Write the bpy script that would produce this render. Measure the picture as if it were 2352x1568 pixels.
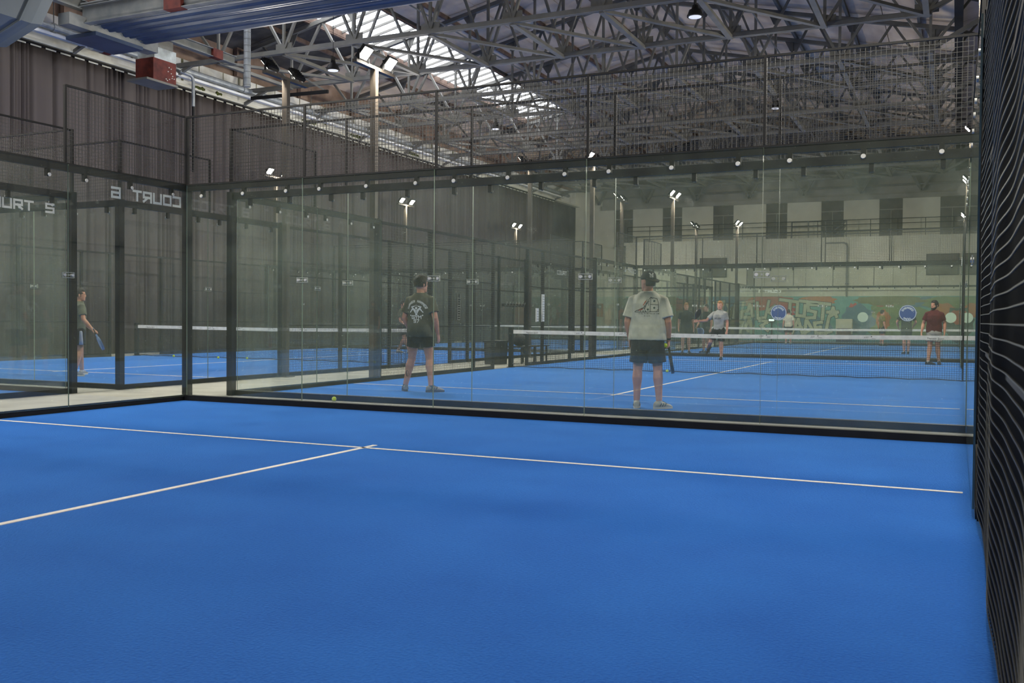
import bpy, math, random
from math import pi, sin, cos, radians as R
from mathutils import Vector as V, Matrix as M, noise
from mathutils.bvhtree import BVHTree
rnd = random.Random(7)
S = bpy.context.scene
COL = S.collection
for o in list(bpy.data.objects): bpy.data.objects.remove(o)

# ------------------------------------------------------------------ camera
CAM = V((9.8909, -10.4152, 1.18428)); YAW, PIT, ROL, FPX = R(24.81727), R(-1.33419), R(.463187), 2206.96
fw = V((-sin(YAW)*cos(PIT), cos(YAW)*cos(PIT), sin(PIT))); rt = V((cos(YAW), sin(YAW), 0)); up = rt.cross(fw)
r2 = rt*cos(ROL)+up*sin(ROL); u2 = up*cos(ROL)-rt*sin(ROL)
cd = bpy.data.cameras.new('camera'); cam = bpy.data.objects.new('camera', cd); COL.objects.link(cam)
m = M((r2, u2, -fw)).transposed().to_4x4(); m.translation = CAM; cam.matrix_world = m
cd.sensor_width = 36; cd.lens = 36*FPX/2352; cd.clip_start = .02; cd.clip_end = 300
cd.dof.use_dof = True; cd.dof.focus_distance = 13.0; cd.dof.aperture_fstop = 7.0
S.camera = cam
# ------------------------------------------------------------------ world, exposure
w = bpy.data.worlds.new('overcast_sky'); S.world = w; w.use_nodes = True
bg = w.node_tree.nodes['Background']; bg.inputs[0].default_value = (.98, .97, 1, 1); bg.inputs[1].default_value = 8.0
S.view_settings.view_transform = 'Standard'; S.view_settings.look = 'None'
S.view_settings.gamma = 1; S.view_settings.use_curve_mapping = False; S.view_settings.exposure = 0.0
FLOOD_W = 1200.0
S.cycles.max_bounces = 6; S.cycles.diffuse_bounces = 3; S.cycles.glossy_bounces = 3
S.cycles.transmission_bounces = 4; S.cycles.transparent_max_bounces = 40
S.cycles.caustics_reflective = False; S.cycles.caustics_refractive = False
S.cycles.sample_clamp_indirect = 6; S.cycles.adaptive_threshold = .02

# ------------------------------------------------------------------ materials
def lin(c):
    c = c/255
    return c/12.92 if c <= .04045 else ((c+.055)/1.055)**2.4
def rgb(r, g, b): return (lin(r), lin(g), lin(b), 1)
MATS = {}
def mat(name, col, rough=.6, metal=0, spec=.5):
    if name in MATS: return MATS[name]
    m = bpy.data.materials.new(name); m.use_nodes = True; p = m.node_tree.nodes['Principled BSDF']
    p.inputs['Base Color'].default_value = col; p.inputs['Roughness'].default_value = rough
    p.inputs['Metallic'].default_value = metal; p.inputs['Specular IOR Level'].default_value = spec
    MATS[name] = m; return m
def N(m, t, **k):
    n = m.node_tree.nodes.new(t)
    for a, b in k.items():
        if a.startswith('i_'):
            n.inputs[int(a[2:]) if a[2:].isdigit() else a[2:].replace('_', ' ')].default_value = b
        else: setattr(n, a, b)
    return n
def L(m, a, b): m.node_tree.links.new(a, b)
def ramp(m, src, stops):
    r = N(m, 'ShaderNodeValToRGB'); e = r.color_ramp.elements
    while len(e) < len(stops): e.new(.5)
    for el, (p, c) in zip(e, stops): el.position = p; el.color = c
    L(m, src, r.inputs[0]); return r
def noise_mat(name, c1, c2, scale=3, detail=6, rough=.7, lo=.35, hi=.65, stretch=(1, 1, 1), bump=0, bscale=60, spec=.4, metal=0):
    m = mat(name, c1, rough, metal, spec); p = m.node_tree.nodes['Principled BSDF']
    tc = N(m, 'ShaderNodeTexCoord'); mp = N(m, 'ShaderNodeMapping'); mp.inputs['Scale'].default_value = stretch
    L(m, tc.outputs['Object'], mp.inputs[0])
    n = N(m, 'ShaderNodeTexNoise', i_Scale=scale, i_Detail=detail); L(m, mp.outputs[0], n.inputs[0])
    r = ramp(m, n.outputs[0], [(lo, c1), (hi, c2)]); L(m, r.outputs[0], p.inputs['Base Color'])
    if bump:
        n2 = N(m, 'ShaderNodeTexNoise', i_Scale=bscale, i_Detail=3); L(m, mp.outputs[0], n2.inputs[0])
        b = N(m, 'ShaderNodeBump', i_Strength=bump, i_Distance=.02); L(m, n2.outputs[0], b.inputs['Height']); L(m, b.outputs[0], p.inputs['Normal'])
    return m
BLACK = noise_mat('black powder coated steel', rgb(20, 20, 21), rgb(27, 27, 27), 6, 4, .6, spec=.3)
WIRE = mat('black mesh wire', rgb(46, 46, 43), .5); WIRE2 = mat('lit mesh wire', rgb(66, 66, 60), .5); WIRE3 = mat('shaded mesh wire', rgb(22, 22, 22), .6)  # near fence: light on horizontals and shade on verticals put into the wire colours
TURF = None
def turf_mat():
    m = mat('blue synthetic turf', rgb(30, 105, 215), .95, 0, .15); p = m.node_tree.nodes['Principled BSDF']
    tc = N(m, 'ShaderNodeTexCoord')
    n1 = N(m, 'ShaderNodeTexNoise', i_Scale=1.1, i_Detail=5); n2 = N(m, 'ShaderNodeTexNoise', i_Scale=70., i_Detail=4); n3 = N(m, 'ShaderNodeTexNoise', i_Scale=14., i_Detail=6)
    for n in (n1, n2, n3): L(m, tc.outputs['Object'], n.inputs[0])
    a = N(m, 'ShaderNodeMath', operation='MULTIPLY_ADD'); L(m, n2.outputs[0], a.inputs[0]); a.inputs[1].default_value = .55
    b = N(m, 'ShaderNodeMath', operation='MULTIPLY'); L(m, n1.outputs[0], b.inputs[0]); b.inputs[1].default_value = .45; L(m, b.outputs[0], a.inputs[2])
    r = ramp(m, a.outputs[0], [(.30, rgb(7, 77, 180)), (.70, rgb(37, 112, 213))])
    r2 = ramp(m, n3.outputs[0], [(.70, (0, 0, 0, 1)), (.80, (.28, .28, .28, 1))])
    mx = N(m, 'ShaderNodeMixRGB'); L(m, r2.outputs[0], mx.inputs[0]); L(m, r.outputs[0], mx.inputs[1]); mx.inputs[2].default_value = rgb(120, 135, 190)
    L(m, mx.outputs[0], p.inputs['Base Color'])
    p.inputs['Sheen Weight'].default_value = .8; p.inputs['Sheen Roughness'].default_value = .45; p.inputs['Sheen Tint'].default_value = rgb(110, 180, 255)
    bp = N(m, 'ShaderNodeBump', i_Strength=.5, i_Distance=.02); L(m, n2.outputs[0], bp.inputs['Height']); L(m, bp.outputs[0], p.inputs['Normal'])
    return m
TURF = turf_mat()
LINE = noise_mat('white turf line', rgb(228, 222, 212), rgb(240, 236, 228), 25, 4, .9)
CONC = noise_mat('grey concrete floor', rgb(140, 139, 132), rgb(165, 163, 155), 1.2, 7, .8, bump=.15)
STEEL = noise_mat('grey blue painted truss steel', rgb(106, 106, 100), rgb(122, 120, 112), 2.5, 5, .5)
STEEL2 = noise_mat('pale grey painted steel', rgb(108, 112, 112), rgb(128, 129, 125), 3, 5, .5)
RUST = noise_mat('rust stained purlin', rgb(104, 84, 72), rgb(136, 116, 102), 3, 6, .8)
ROOF = noise_mat('pale stained roof boards', rgb(236, 216, 188), rgb(188, 164, 138), .9, 8, .85, .42, .72, (1, .35, 1))
DARKROOF = noise_mat('dark roof sheet', rgb(60, 60, 60), rgb(84, 82, 78), 2, 5, .8)
CURT = noise_mat('taupe grey curtain cloth', rgb(80, 73, 71), rgb(91, 84, 81), .8, 3, .9, stretch=(1, 2, .15))
PLAST = noise_mat('white flaking plaster', rgb(236, 236, 230), rgb(176, 172, 152), .8, 8, .85, .5, .74, (1, 1, .5))
BRICKW = noise_mat('pinkish brown old wall', rgb(160, 138, 122), rgb(112, 92, 78), 1.1, 8, .85, .4, .7)
CREAM = noise_mat('cream painted wall', rgb(228, 226, 208), rgb(208, 205, 186), .7, 6, .85)
GREYW = noise_mat('grey hall wall', rgb(165, 162, 152), rgb(135, 132, 124), .7, 6, .85)
NEARW = noise_mat('dark grey drape wall', rgb(70, 68, 66), rgb(86, 84, 80), .7, 4, .9)
WINF = noise_mat('boarded window infill', rgb(92, 90, 82), rgb(108, 104, 94), 1.5, 5, .8)
BLUEM = noise_mat('blue painted corrugated metal', rgb(54, 68, 92), rgb(68, 82, 104), 1.5, 5, .45)
DUCT = noise_mat('blue grey sheet duct', rgb(68, 76, 82), rgb(82, 88, 92), .8, 4, .5)
GALV = noise_mat('galvanised metal', rgb(140, 146, 148), rgb(168, 172, 172), 5, 5, .4, metal=.3)
REDP = noise_mat('worn red paint', rgb(104, 44, 35), rgb(74, 30, 25), 5, 7, .7)
WHITEP = noise_mat('dirty white paint', rgb(196, 204, 202), rgb(150, 154, 150), 3, 7, .7)
TAPE = noise_mat('white net tape', rgb(222, 220, 216), rgb(200, 198, 196), 9, 5, .7)
NETM = mat('black net cord', rgb(26, 28, 34), .8)
BALL = noise_mat('yellow green felt', rgb(200, 222, 40), rgb(178, 202, 30), 60, 4, .95)
BOLT = mat('white bolt cap', rgb(196, 196, 190), .4)
INK = mat('black print', rgb(28, 28, 30), .7)
LET = mat('pale vinyl lettering', rgb(236, 238, 236), .6)
CLAMPM = mat('pale glass clamp plate', rgb(158, 162, 152), .4)
def emis(name, col, s):
    m = mat(name, col); p = m.node_tree.nodes['Principled BSDF']
    p.inputs['Emission Color'].default_value = col; p.inputs['Emission Strength'].default_value = s
    return m
LENS = emis('lit flood lens', (1, .95, .86, 1), 30); LENS.cycles.emission_sampling = 'NONE'
BAYL = emis('dim high bay lens', (.9, .93, 1, 1), .45)
SCRN = emis('lit white screen', (.85, .95, 1, 1), 1.6)
def glass_mat(name, tint, dust, dmax):
    m = bpy.data.materials.new(name); m.use_nodes = True; nt = m.node_tree; nt.nodes.clear(); MATS[name] = m
    out = N(m, 'ShaderNodeOutputMaterial'); tr = N(m, 'ShaderNodeBsdfTransparent'); tr.inputs[0].default_value = tint
    gl = N(m, 'ShaderNodeBsdfGlossy', i_Roughness=.0); gl.inputs[0].default_value = (1, 1, 1, 1)
    df = N(m, 'ShaderNodeBsdfDiffuse'); df.inputs[0].default_value = rgb(204, 224, 204)
    tl = N(m, 'ShaderNodeBsdfTranslucent'); tl.inputs[0].default_value = rgb(204, 224, 204)
    ge = N(m, 'ShaderNodeNewGeometry'); dt = N(m, 'ShaderNodeVectorMath', operation='DOT_PRODUCT')
    L(m, ge.outputs['Normal'], dt.inputs[0]); L(m, ge.outputs['Incoming'], dt.inputs[1])
    ab = N(m, 'ShaderNodeMath', operation='ABSOLUTE'); L(m, dt.outputs['Value'], ab.inputs[0])
    om = N(m, 'ShaderNodeMath', operation='SUBTRACT', i_0=1.0); L(m, ab.outputs[0], om.inputs[1])
    pw = N(m, 'ShaderNodeMath', operation='POWER'); L(m, om.outputs[0], pw.inputs[0]); pw.inputs[1].default_value = 5
    ma = N(m, 'ShaderNodeMath', operation='MULTIPLY_ADD'); L(m, pw.outputs[0], ma.inputs[0]); ma.inputs[1].default_value = .96; ma.inputs[2].default_value = .04
    m1 = N(m, 'ShaderNodeMixShader'); L(m, ma.outputs[0], m1.inputs[0]); L(m, tr.outputs[0], m1.inputs[1]); L(m, gl.outputs[0], m1.inputs[2])
    md = N(m, 'ShaderNodeMixShader', i_0=.5); L(m, df.outputs[0], md.inputs[1]); L(m, tl.outputs[0], md.inputs[2])
    tc = N(m, 'ShaderNodeTexCoord'); no = N(m, 'ShaderNodeTexNoise', i_Scale=1.3, i_Detail=9, i_Roughness=.62); L(m, tc.outputs['Object'], no.inputs[0])
    rr = ramp(m, no.outputs[0], [(.42, (dust,)*3+(1,)), (.78, (dmax,)*3+(1,))])
    m2 = N(m, 'ShaderNodeMixShader'); L(m, rr.outputs[0], m2.inputs[0]); L(m, m1.outputs[0], m2.inputs[1]); L(m, md.outputs[0], m2.inputs[2])
    L(m, m2.outputs[0], out.inputs[0]); return m
GLASS = glass_mat('dusty tempered glass', (.975, .985, .972, 1), .016, .048)
SKYGL = glass_mat('skylight glazing', (.95, .97, 1, 1), .01, .03)
GEDGE = mat('green glass edge', rgb(150, 165, 145), .3)

# ------------------------------------------------------------------ mesh helpers
class MB:
    def __init__(s): s.v = []; s.f = []; s.m = []
    def add(s, vs, fs, mi=0):
        b = len(s.v); s.v += [tuple(x) for x in vs]; s.f += [[b+i for i in q] for q in fs]; s.m += [mi]*len(fs)
    def box(s, x0, y0, z0, x1, y1, z1, mi=0):
        s.add([(x0, y0, z0), (x1, y0, z0), (x1, y1, z0), (x0, y1, z0), (x0, y0, z1), (x1, y0, z1), (x1, y1, z1), (x0, y1, z1)],
              [(0, 3, 2, 1), (4, 5, 6, 7), (0, 1, 5, 4), (1, 2, 6, 5), (2, 3, 7, 6), (3, 0, 4, 7)], mi); return s
    def obox(s, c, sz, mt, mi=0):
        a, b, d = sz[0]/2, sz[1]/2, sz[2]/2
        vs = [V(c)+mt@V(q) for q in ((-a, -b, -d), (a, -b, -d), (a, b, -d), (-a, b, -d), (-a, -b, d), (a, -b, d), (a, b, d), (-a, b, d))]
        s.add(vs, [(0, 3, 2, 1), (4, 5, 6, 7), (0, 1, 5, 4), (1, 2, 6, 5), (2, 3, 7, 6), (3, 0, 4, 7)], mi); return s
    def beam(s, p, q, w, h, mi=0, upv=(0, 0, 1), caps=True):
        p, q = V(p), V(q); d = (q-p).normalized(); uv = V(upv)
        if abs(d.dot(uv)) > .99: uv = V((0, 1, 0))
        a = d.cross(uv).normalized()*w/2; b = a.cross(d).normalized()*h/2
        vs = [p-a-b, p+a-b, p+a+b, p-a+b, q-a-b, q+a-b, q+a+b, q-a+b]
        fs = [(0, 1, 5, 4), (1, 2, 6, 5), (2, 3, 7, 6), (3, 0, 4, 7)]
        if caps: fs += [(0, 3, 2, 1), (4, 5, 6, 7)]
        s.add(vs, fs, mi); return s
    def ibeam(s, p, q, w, h, t=.02, mi=0):
        p, q = V(p), V(q); z = V((0, 0, h/2-t/2))
        s.beam(p+z, q+z, w, t, mi); s.beam(p-z, q-z, w, t, mi); s.beam(p, q, t, h-2*t, mi); return s
    def cyl(s, p, q, r0, r1=None, n=12, mi=0, caps=True):
        r1 = r0 if r1 is None else r1; p, q = V(p), V(q); d = (q-p).normalized()
        a = d.orthogonal().normalized(); b = d.cross(a); vs = []
        for c, r in ((p, r0), (q, r1)): vs += [c+(a*cos(2*pi*i/n)+b*sin(2*pi*i/n))*r for i in range(n)]
        fs = [(i, (i+1) % n, n+(i+1) % n, n+i) for i in range(n)]
        if caps: fs += [list(range(n))[::-1], list(range(n, 2*n))]
        s.add(vs, fs, mi); return s
    def loft(s, rings, mi=0):
        n = len(rings[0]); vs = [p for r in rings for p in r]; k = len(rings); fs = []
        for j in range(k-1):
            for i in range(n): fs.append((j*n+i, j*n+(i+1) % n, (j+1)*n+(i+1) % n, (j+1)*n+i))
        fs += [list(range(n))[::-1], list(range((k-1)*n, k*n))]; s.add(vs, fs, mi); return s
    def ell(s, c, rx, ry, rz, mt=None, n=14, k=9):
        mt = mt or M.Identity(3); rings = []
        for j in range(k+1):
            t = -pi/2+pi*(j+.15)/(k+.3)
            rings.append([V(c)+mt@V((rx*cos(t)*cos(2*pi*i/n), ry*cos(t)*sin(2*pi*i/n), rz*sin(t))) for i in range(n)])
        return s.loft(rings)
    def limb(s, pts, rad, n=14, flat=False):
        pts = [V(p) for p in pts]; d0 = (pts[0]-pts[1]).normalized(); d1 = (pts[-1]-pts[-2]).normalized()
        P = [pts[0]+d0*rad[0]*.85, pts[0]+d0*rad[0]*.5]+pts+[pts[-1]+d1*rad[-1]*.5, pts[-1]+d1*rad[-1]*.85]
        Q = [rad[0]*.5, rad[0]*.87]+list(rad)+[rad[-1]*.87, rad[-1]*.5]
        if flat: P, Q = P[:-2], Q[:-2]
        rings = []; a = None
        for i, p in enumerate(P):
            t = (P[min(i+1, len(P)-1)]-P[max(i-1, 0)]).normalized()
            a = t.orthogonal().normalized() if a is None else (a-t*a.dot(t)).normalized()
            b = t.cross(a)
            rings.append([p+(a*cos(2*pi*k/n)+b*sin(2*pi*k/n))*Q[i] for k in range(n)])
        return s.loft(rings)
    def mesh(s, name, mats, smooth=False):
        me = bpy.data.meshes.new(name); me.from_pydata(s.v, [], s.f)
        for x in (mats if isinstance(mats, (list, tuple)) else [mats]): me.materials.append(x)
        if any(s.m): me.polygons.foreach_set('material_index', s.m)
        if smooth: me.polygons.foreach_set('use_smooth', [True]*len(me.polygons))
        me.update(); return me
def obj(name, me, parent=None, loc=(0, 0, 0), kind=None, rot=None, label=None):
    o = bpy.data.objects.new(name, me); COL.objects.link(o); o.location = loc
    if rot: o.rotation_euler = rot
    if parent: o.parent = parent
    if kind: o['kind'] = kind
    if label: o['label'] = label
    return o
def tag(o, label, cat, group=None):
    o['label'] = label; o['category'] = cat
    if group: o['group'] = group
    return o
def thing(name, label, cat, loc=(0, 0, 0), group=None, rz=0):
    o = bpy.data.objects.new(name, None); COL.objects.link(o); o.location = loc; o.rotation_euler = (0, 0, rz)
    o.empty_display_size = .2
    return tag(o, label, cat, group)
def struct(name, me, parent=None, loc=(0, 0, 0)): return obj(name, me, parent, loc, 'structure')
def sempty(name, loc=(0, 0, 0)):
    o = bpy.data.objects.new(name, None); COL.objects.link(o); o.location = loc; o['kind'] = 'structure'; return o
def dup(root, loc, rz=None, label=None, group=None):
    c = root.copy(); COL.objects.link(c); c.location = loc
    if rz is not None: c.rotation_euler = (0, 0, rz)
    if label: c['label'] = label
    if group: c['group'] = group
    def kids(a, b):
        for ch in a.children:
            d = ch.copy(); COL.objects.link(d); d.parent = b; kids(ch, d)
    kids(root, c); return c
# stroke lettering on a 4 x 6 grid
G = {'A': '0,0 0,4 2,6 4,4 4,0|0,2.5 4,2.5', 'C': '4,6 0,6 0,0 4,0', 'D': '0,0 0,6 2.6,6 4,4.6 4,1.4 2.6,0 0,0', 'E': '4,6 0,6 0,0 4,0|0,3 3.4,3', 'F': '4,6 0,6 0,0|0,3 3,3', 'G': '4,6 0,6 0,0 4,0 4,3 2.2,3',
     'H': '0,0 0,6|4,0 4,6|0,3 4,3', 'J': '4,6 4,0 0,0 0,2', 'K': '0,0 0,6|4,6 0.4,3 4,0', 'L': '0,6 0,0 4,0', 'M': '0,0 0,6 2,3 4,6 4,0', 'N': '0,0 0,6 4,0 4,6', 'O': '0,0 0,6 4,6 4,0 0,0',
     'P': '0,0 0,6 4,6 4,2.7 0,2.7', 'R': '0,0 0,6 4,6 4,2.7 0,2.7|1.8,2.7 4,0', 'S': '4,6 0,6 0,3 4,3 4,0 0,0', 'T': '0,6 4,6|2,6 2,0', 'U': '0,6 0,0 4,0 4,6', 'V': '0,6 2,0 4,6', 'W': '0,6 1,0 2,4 3,0 4,6',
     'X': '0,0 4,6|0,6 4,0', 'Y': '0,6 2,3 4,6|2,3 2,0', 'I': '2,0 2,6', '1': '1,5 2,6 2,0', '3': '0,6 4,6 4,0 0,0|0.8,3 4,3', '4': '3,0 3,6 0,2 4,2', '5': '4,6 0,6 0,3 4,3 4,0 0,0', '6': '4,6 0,6 0,0 4,0 4,3 0,3',
     '7': '0,6 4,6 1.4,0', '9': '4,3 0,3 0,6 4,6 4,0 0,0', '-': '.6,3 3.4,3'}
def strokes(text, x, y, w, h, gap):
    out = []
    for ch in text:
        for st in G.get(ch, '').split('|'):
            if st:
                p = [tuple(float(k) for k in q.split(',')) for q in st.split()]
                out.append([(x+a/4*w, y+b/6*h) for a, b in p])
        x += w+gap
    return out
def stroke_quads(lines, t, step=None):
    qs = []
    for ln in lines:
        for (ax, ay), (bx, by) in zip(ln, ln[1:]):
            l = math.hypot(bx-ax, by-ay)
            if l < 1e-6: continue
            dx, dy = (bx-ax)/l, (by-ay)/l; ax2, ay2 = ax-dx*t/2, ay-dy*t/2; l += t
            k = max(1, int(l/step)) if step else 1
            for i in range(k):
                s0, s1 = l*i/k, l*(i+1)/k
                qs.append([(ax2+dx*s0-dy*t/2, ay2+dy*s0+dx*t/2), (ax2+dx*s0+dy*t/2, ay2+dy*s0-dx*t/2), (ax2+dx*s1+dy*t/2, ay2+dy*s1-dx*t/2), (ax2+dx*s1-dy*t/2, ay2+dy*s1+dx*t/2)])
    return qs
def disc_poly(cx, cy, r, n=16, ry=None): return [(cx+r*cos(2*pi*i/n), cy+(ry or r)*sin(2*pi*i/n)) for i in range(n)]
def plate(mb, polys, o, ux, uy, th, mi=0):
    o, ux, uy = V(o), V(ux), V(uy); nn = ux.cross(uy).normalized()*th
    for k, p in enumerate(polys):
        f = [o+ux*a+uy*b+nn*(1+.05*(k % 5)) for a, b in p]; n = len(f); bk = [o+ux*a+uy*b+nn*.05*(k % 5) for a, b in p]
        mb.add(f+bk, [list(range(n)), list(range(n, 2*n))[::-1]]+[(i, n+i, n+(i+1) % n, (i+1) % n) for i in range(n)], mi)
def font_mesh(txt, size, mt, ext=.001):
    cu = bpy.data.curves.new('lettering', 'FONT'); cu.body = txt; cu.size = size; cu.align_x = 'CENTER'; cu.extrude = ext; cu.resolution_u = 2
    o = bpy.data.objects.new('lettering', cu); COL.objects.link(o); dg = bpy.context.evaluated_depsgraph_get()
    me = bpy.data.meshes.new_from_object(o.evaluated_get(dg)); bpy.data.objects.remove(o); bpy.data.curves.remove(cu)
    me.materials.clear(); me.materials.append(mt); return me
# ================================================================== the hall
XL, XR, YN, YF = -14.2, 14.4, -23.0, 52.0
struct('floor', MB().box(XL-.3, YN-.3, -.3, XR+.3, YF+.3, -.004).mesh('floor', CONC))
def roofz(x):
    if x > 9.8: return 11.15+(x-9.8)*.22
    return 13.69-.22*abs(x+1.78)
# left wall: lower wall behind the curtain, white plaster band, pinkish upper wall with piers
wl = sempty('wall_left')
mb = MB(); mb.box(XL-.3, YN, -.004, XL, YF, 9.0); mb.box(XL-.3, YN, 9.0, XL, YF, 9.95, 1); mb.box(XL-.3, YN, 9.95, XL-.05, YF, 11.2, 2)
obj('wall_plaster', mb.mesh('wall_left', [NEARW, PLAST, BRICKW]), wl)
pier = MB().box(-.0, -.22, 9.95, .16, .22, 11.0).mesh('wall_pier', BRICKW)
for k in range(12): obj('wall_pier', pier, wl, (XL, 6.31+3.74*k, 0))
obj('stone_ledge', MB().box(XL, YN, 8.93, XL+.32, YF, 9.02).mesh('stone_ledge', CREAM), wl)
mossm = noise_mat('green moss', rgb(84, 92, 40), rgb(58, 62, 30), 14, 5, .95)
mb = MB()
for y, l in ((15.0, .5), (16.1, .3), (21, .9), (24.4, .7), (29, 1.1)):
    for k in range(int(l*16)): mb.ell((XL+.3, y+k/16, 9.03+rnd.random()*.02), .05, .07, .04+rnd.random()*.05, n=6, k=4)
obj('moss', mb.mesh('moss', mossm, True), wl, kind='stuff')
stn = noise_mat('dark run stain', rgb(96, 96, 66), rgb(140, 138, 110), 6, 6, .9)
mb = MB()
for k in range(34):
    y = 11+k*1.07+rnd.random()*.6; h = .2+rnd.random()*.6; ww = .03+rnd.random()*.1
    mb.box(XL+.001, y, 9.94-h, XL+.006, y+ww, 9.95)
obj('water_stain', mb.mesh('water_stain', stn), wl, kind='stuff')
struct('wall_right', MB().box(XR, YN, -.004, XR+.3, YF, 12.6).mesh('wall_right', GREYW))
struct('wall_near', MB().box(XL-.3, YN-.3, -.004, XR+.3, YN, 13.7).mesh('wall_near', NEARW))
# far wall with piers between boarded windows, and the balcony block in front of it
wf = sempty('wall_far')
obj('wall_backing', MB().box(XL-.3, YF, -.004, XR+.3, YF+.3, 13.8).mesh('wall_far', CREAM), wf)
obj('wall_beam', MB().box(-12.2, YF-.25, 8.62, XR, YF-.01, 8.9).mesh('wall_beam', GREYW), wf)
for z in (9.35, 10.2, 11.0, 11.9): obj('wall_girt', MB().box(-12.2, YF-.42, z, XR, YF-.32, z+.09).mesh('wall_girt', STEEL), wf)
for k in range(8):
    x = -12.35+3.37*k
    obj('wall_brace', MB().beam((x, YF-.38, 9.0), (x-1.6, YF-.38, 11.9), .16, .14).mesh('wall_brace', STEEL), wf); obj('wall_brace', MB().beam((x, YF-.38, 9.0), (x+1.6, YF-.38, 11.9), .16, .14).mesh('wall_brace', STEEL), wf)
obj('upper_gable', MB().box(-12.2, YF-.06, 8.9, XR, YF-.01, 13.4).mesh('upper_gable', GREYW), wf)
obj('wall_string_course', MB().box(-12.2, YF-.12, 10.1, XR, YF-.01, 10.3).mesh('wall_string', GREYW), wf)
pr = MB().box(-1.03, -.14, 6.1, 1.03, -.005, 8.62).mesh('wall_pier', CREAM)
for k in range(8): obj('wall_pier', pr, wf, (-12.345+3.37*k, YF, 0))
n = 0
wfm = MB(); wfm.box(-.66, -.10, 6.12, .66, -.04, 8.6); win_me = wfm.mesh('window_infill', WINF)
bar = MB(); bar.box(-.66, -.14, 7.95, .66, -.1, 8.01); bar.box(-.02, -.13, 6.12, .02, -.1, 7.95); bar_me = bar.mesh('window_bar', GREYW)
for k in range(7):
    n += 1; wn = struct('window_%d' % n, win_me, None, (-10.66+3.37*k, YF, 0)); obj('window_bar', bar_me, wn)
bl = sempty('wall_balcony')
mb = MB(); mb.box(-9.75, 49.6, -.004, XR, YF-.02, 6.1); obj('balcony_block', mb.mesh('balcony_block', CREAM), bl)
for k in range(8): obj('panel_joint', MB().box(-.01, 49.585, 3.3, .01, 49.6, 6.1).mesh('panel_joint', GREYW), bl, (-8.2+2.45*k, 0, 0))
obj('balcony_ledge', MB().box(-9.85, 49.5, 6.0, XR, 49.9, 6.2).mesh('balcony_ledge', CREAM), bl)
obj('stringer', MB().box(-9.75, 49.55, 3.0, XR, 49.6, 3.06).mesh('stringer', GREYW), bl)
# curtain along the left wall
def curtain():
    cols = []; y = -21.0; ph = 0
    ys = []
    while y < 47.4: ys.append(y); y += .024
    vs, fs = [], []; zs = (0.02, 2.2, 5.0, 7.6, 8.86)
    g, y = [], -21.2
    while y < 47.6:
        if rnd.random() < .45:
            for _ in range(rnd.randint(2, 6)): g.append((y, .07+.09*rnd.random(), .022+.03*rnd.random())); y += .09+.12*rnd.random()
        g.append((y, .03+.12*rnd.random(), .025+.035*rnd.random())); y += .2+.75*rnd.random()
    lo = 0
    for y in ys:
        while lo < len(g) and g[lo][0] < y-.35: lo += 1
        d = 0; q = lo
        while q < len(g) and g[q][0] < y+.35:
            d -= g[q][1]*math.exp(-((y-g[q][0])/g[q][2])**2); q += 1
        wv_ = .05*noise.noise(V((y*1.7, 0, 5)))+.05*noise.noise(V((y*.6, 4, 5)))+.015*sin(y*14+4*noise.noise(V((y*.5, 0, 1))))
        for j, z in enumerate(zs):
            vs.append((max(-.19, d*(.85, .95, 1.0, 1.0, .9)[j])+wv_+.02*noise.noise(V((y*.9, z*.35, 2))), y, z))
    K = len(zs)
    for i in range(len(ys)-1):
        for j in range(K-1): fs.append((i*K+j, i*K+j+1, (i+1)*K+j+1, (i+1)*K+j))
    mb = MB(); mb.add(vs, fs); return mb.mesh('curtain_cloth', CURT, True)
cu = thing('curtain', 'long taupe grey pleated curtain hung the whole length of the side wall', 'curtain', (-13.98, 0, 0))
c_o = obj('cloth', curtain(), cu); sm = c_o.modifiers.new('thick', 'SOLIDIFY'); sm.thickness = .004
obj('curtain_track', MB().box(-.05, -21, 8.84, .07, 47.5, 8.9).mesh('curtain_track', BLACK), cu)
hm = MB(); y = -20.9
while y < 47.2: hm.box(.05, y, 8.80, .062, y+.35, 8.845); y += .5
obj('heading_tape', hm.mesh('heading_tape', CREAM), cu)
# roof boards, purlins, skylight
TY0, TP = 6.31, 3.74
EX = [-14.43+1.15*k for k in range(22)]+[9.8]
ce = sempty('ceiling')
SKY = (3, 4); SKYB = range(0, 8)        # board columns and bays replaced by glazing
pm_cache = {}
for k in range(22):
    x0, x1 = EX[k], EX[k+1]
    for b in range(12):
        if k in SKY and b in SKYB: continue
        me = pm_cache.get(k)
        if me is None:
            mb = MB(); e = .012
            z0, z1 = roofz(x0+e), roofz(x1-e)
            mb.add([(x0+e, e, z0), (x1-e, e, z1), (x1-e, TP-e, z1), (x0+e, TP-e, z0)]+[(x0+e, e, z0+.05), (x1-e, e, z1+.05), (x1-e, TP-e, z1+.05), (x0+e, TP-e, z0+.05)],
                   [(0, 3, 2, 1), (4, 5, 6, 7), (0, 1, 5, 4), (1, 2, 6, 5), (2, 3, 7, 6), (3, 0, 4, 7)])
            me = pm_cache[k] = mb.mesh('roof_panel', ROOF)
            alt = me.copy(); alt.materials[0] = DARKROOF; pm_cache[(k, 'd')] = alt
        obj('roof_panel', pm_cache[(k, 'd')] if (k in (0, 1, 2) and b in (2, 3)) else me, ce, (0, TY0+TP*b, 0))
RIGHTBAY = noise_mat('violet grey roof lining', rgb(196, 190, 196), rgb(176, 170, 176), 1, 5, .8)
mb = MB(); z0, z1 = 11.15, roofz(14.7)
for b in range(12):
    y0, y1 = TY0+TP*b+.01, TY0+TP*(b+1)-.01
    mb.add([(9.8, y0, z0), (14.7, y0, z1), (14.7, y1, z1), (9.8, y1, z0)], [(0, 3, 2, 1)])
obj('roof_lining', mb.mesh('roof_lining', RIGHTBAY), ce)
mb = MB()
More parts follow.
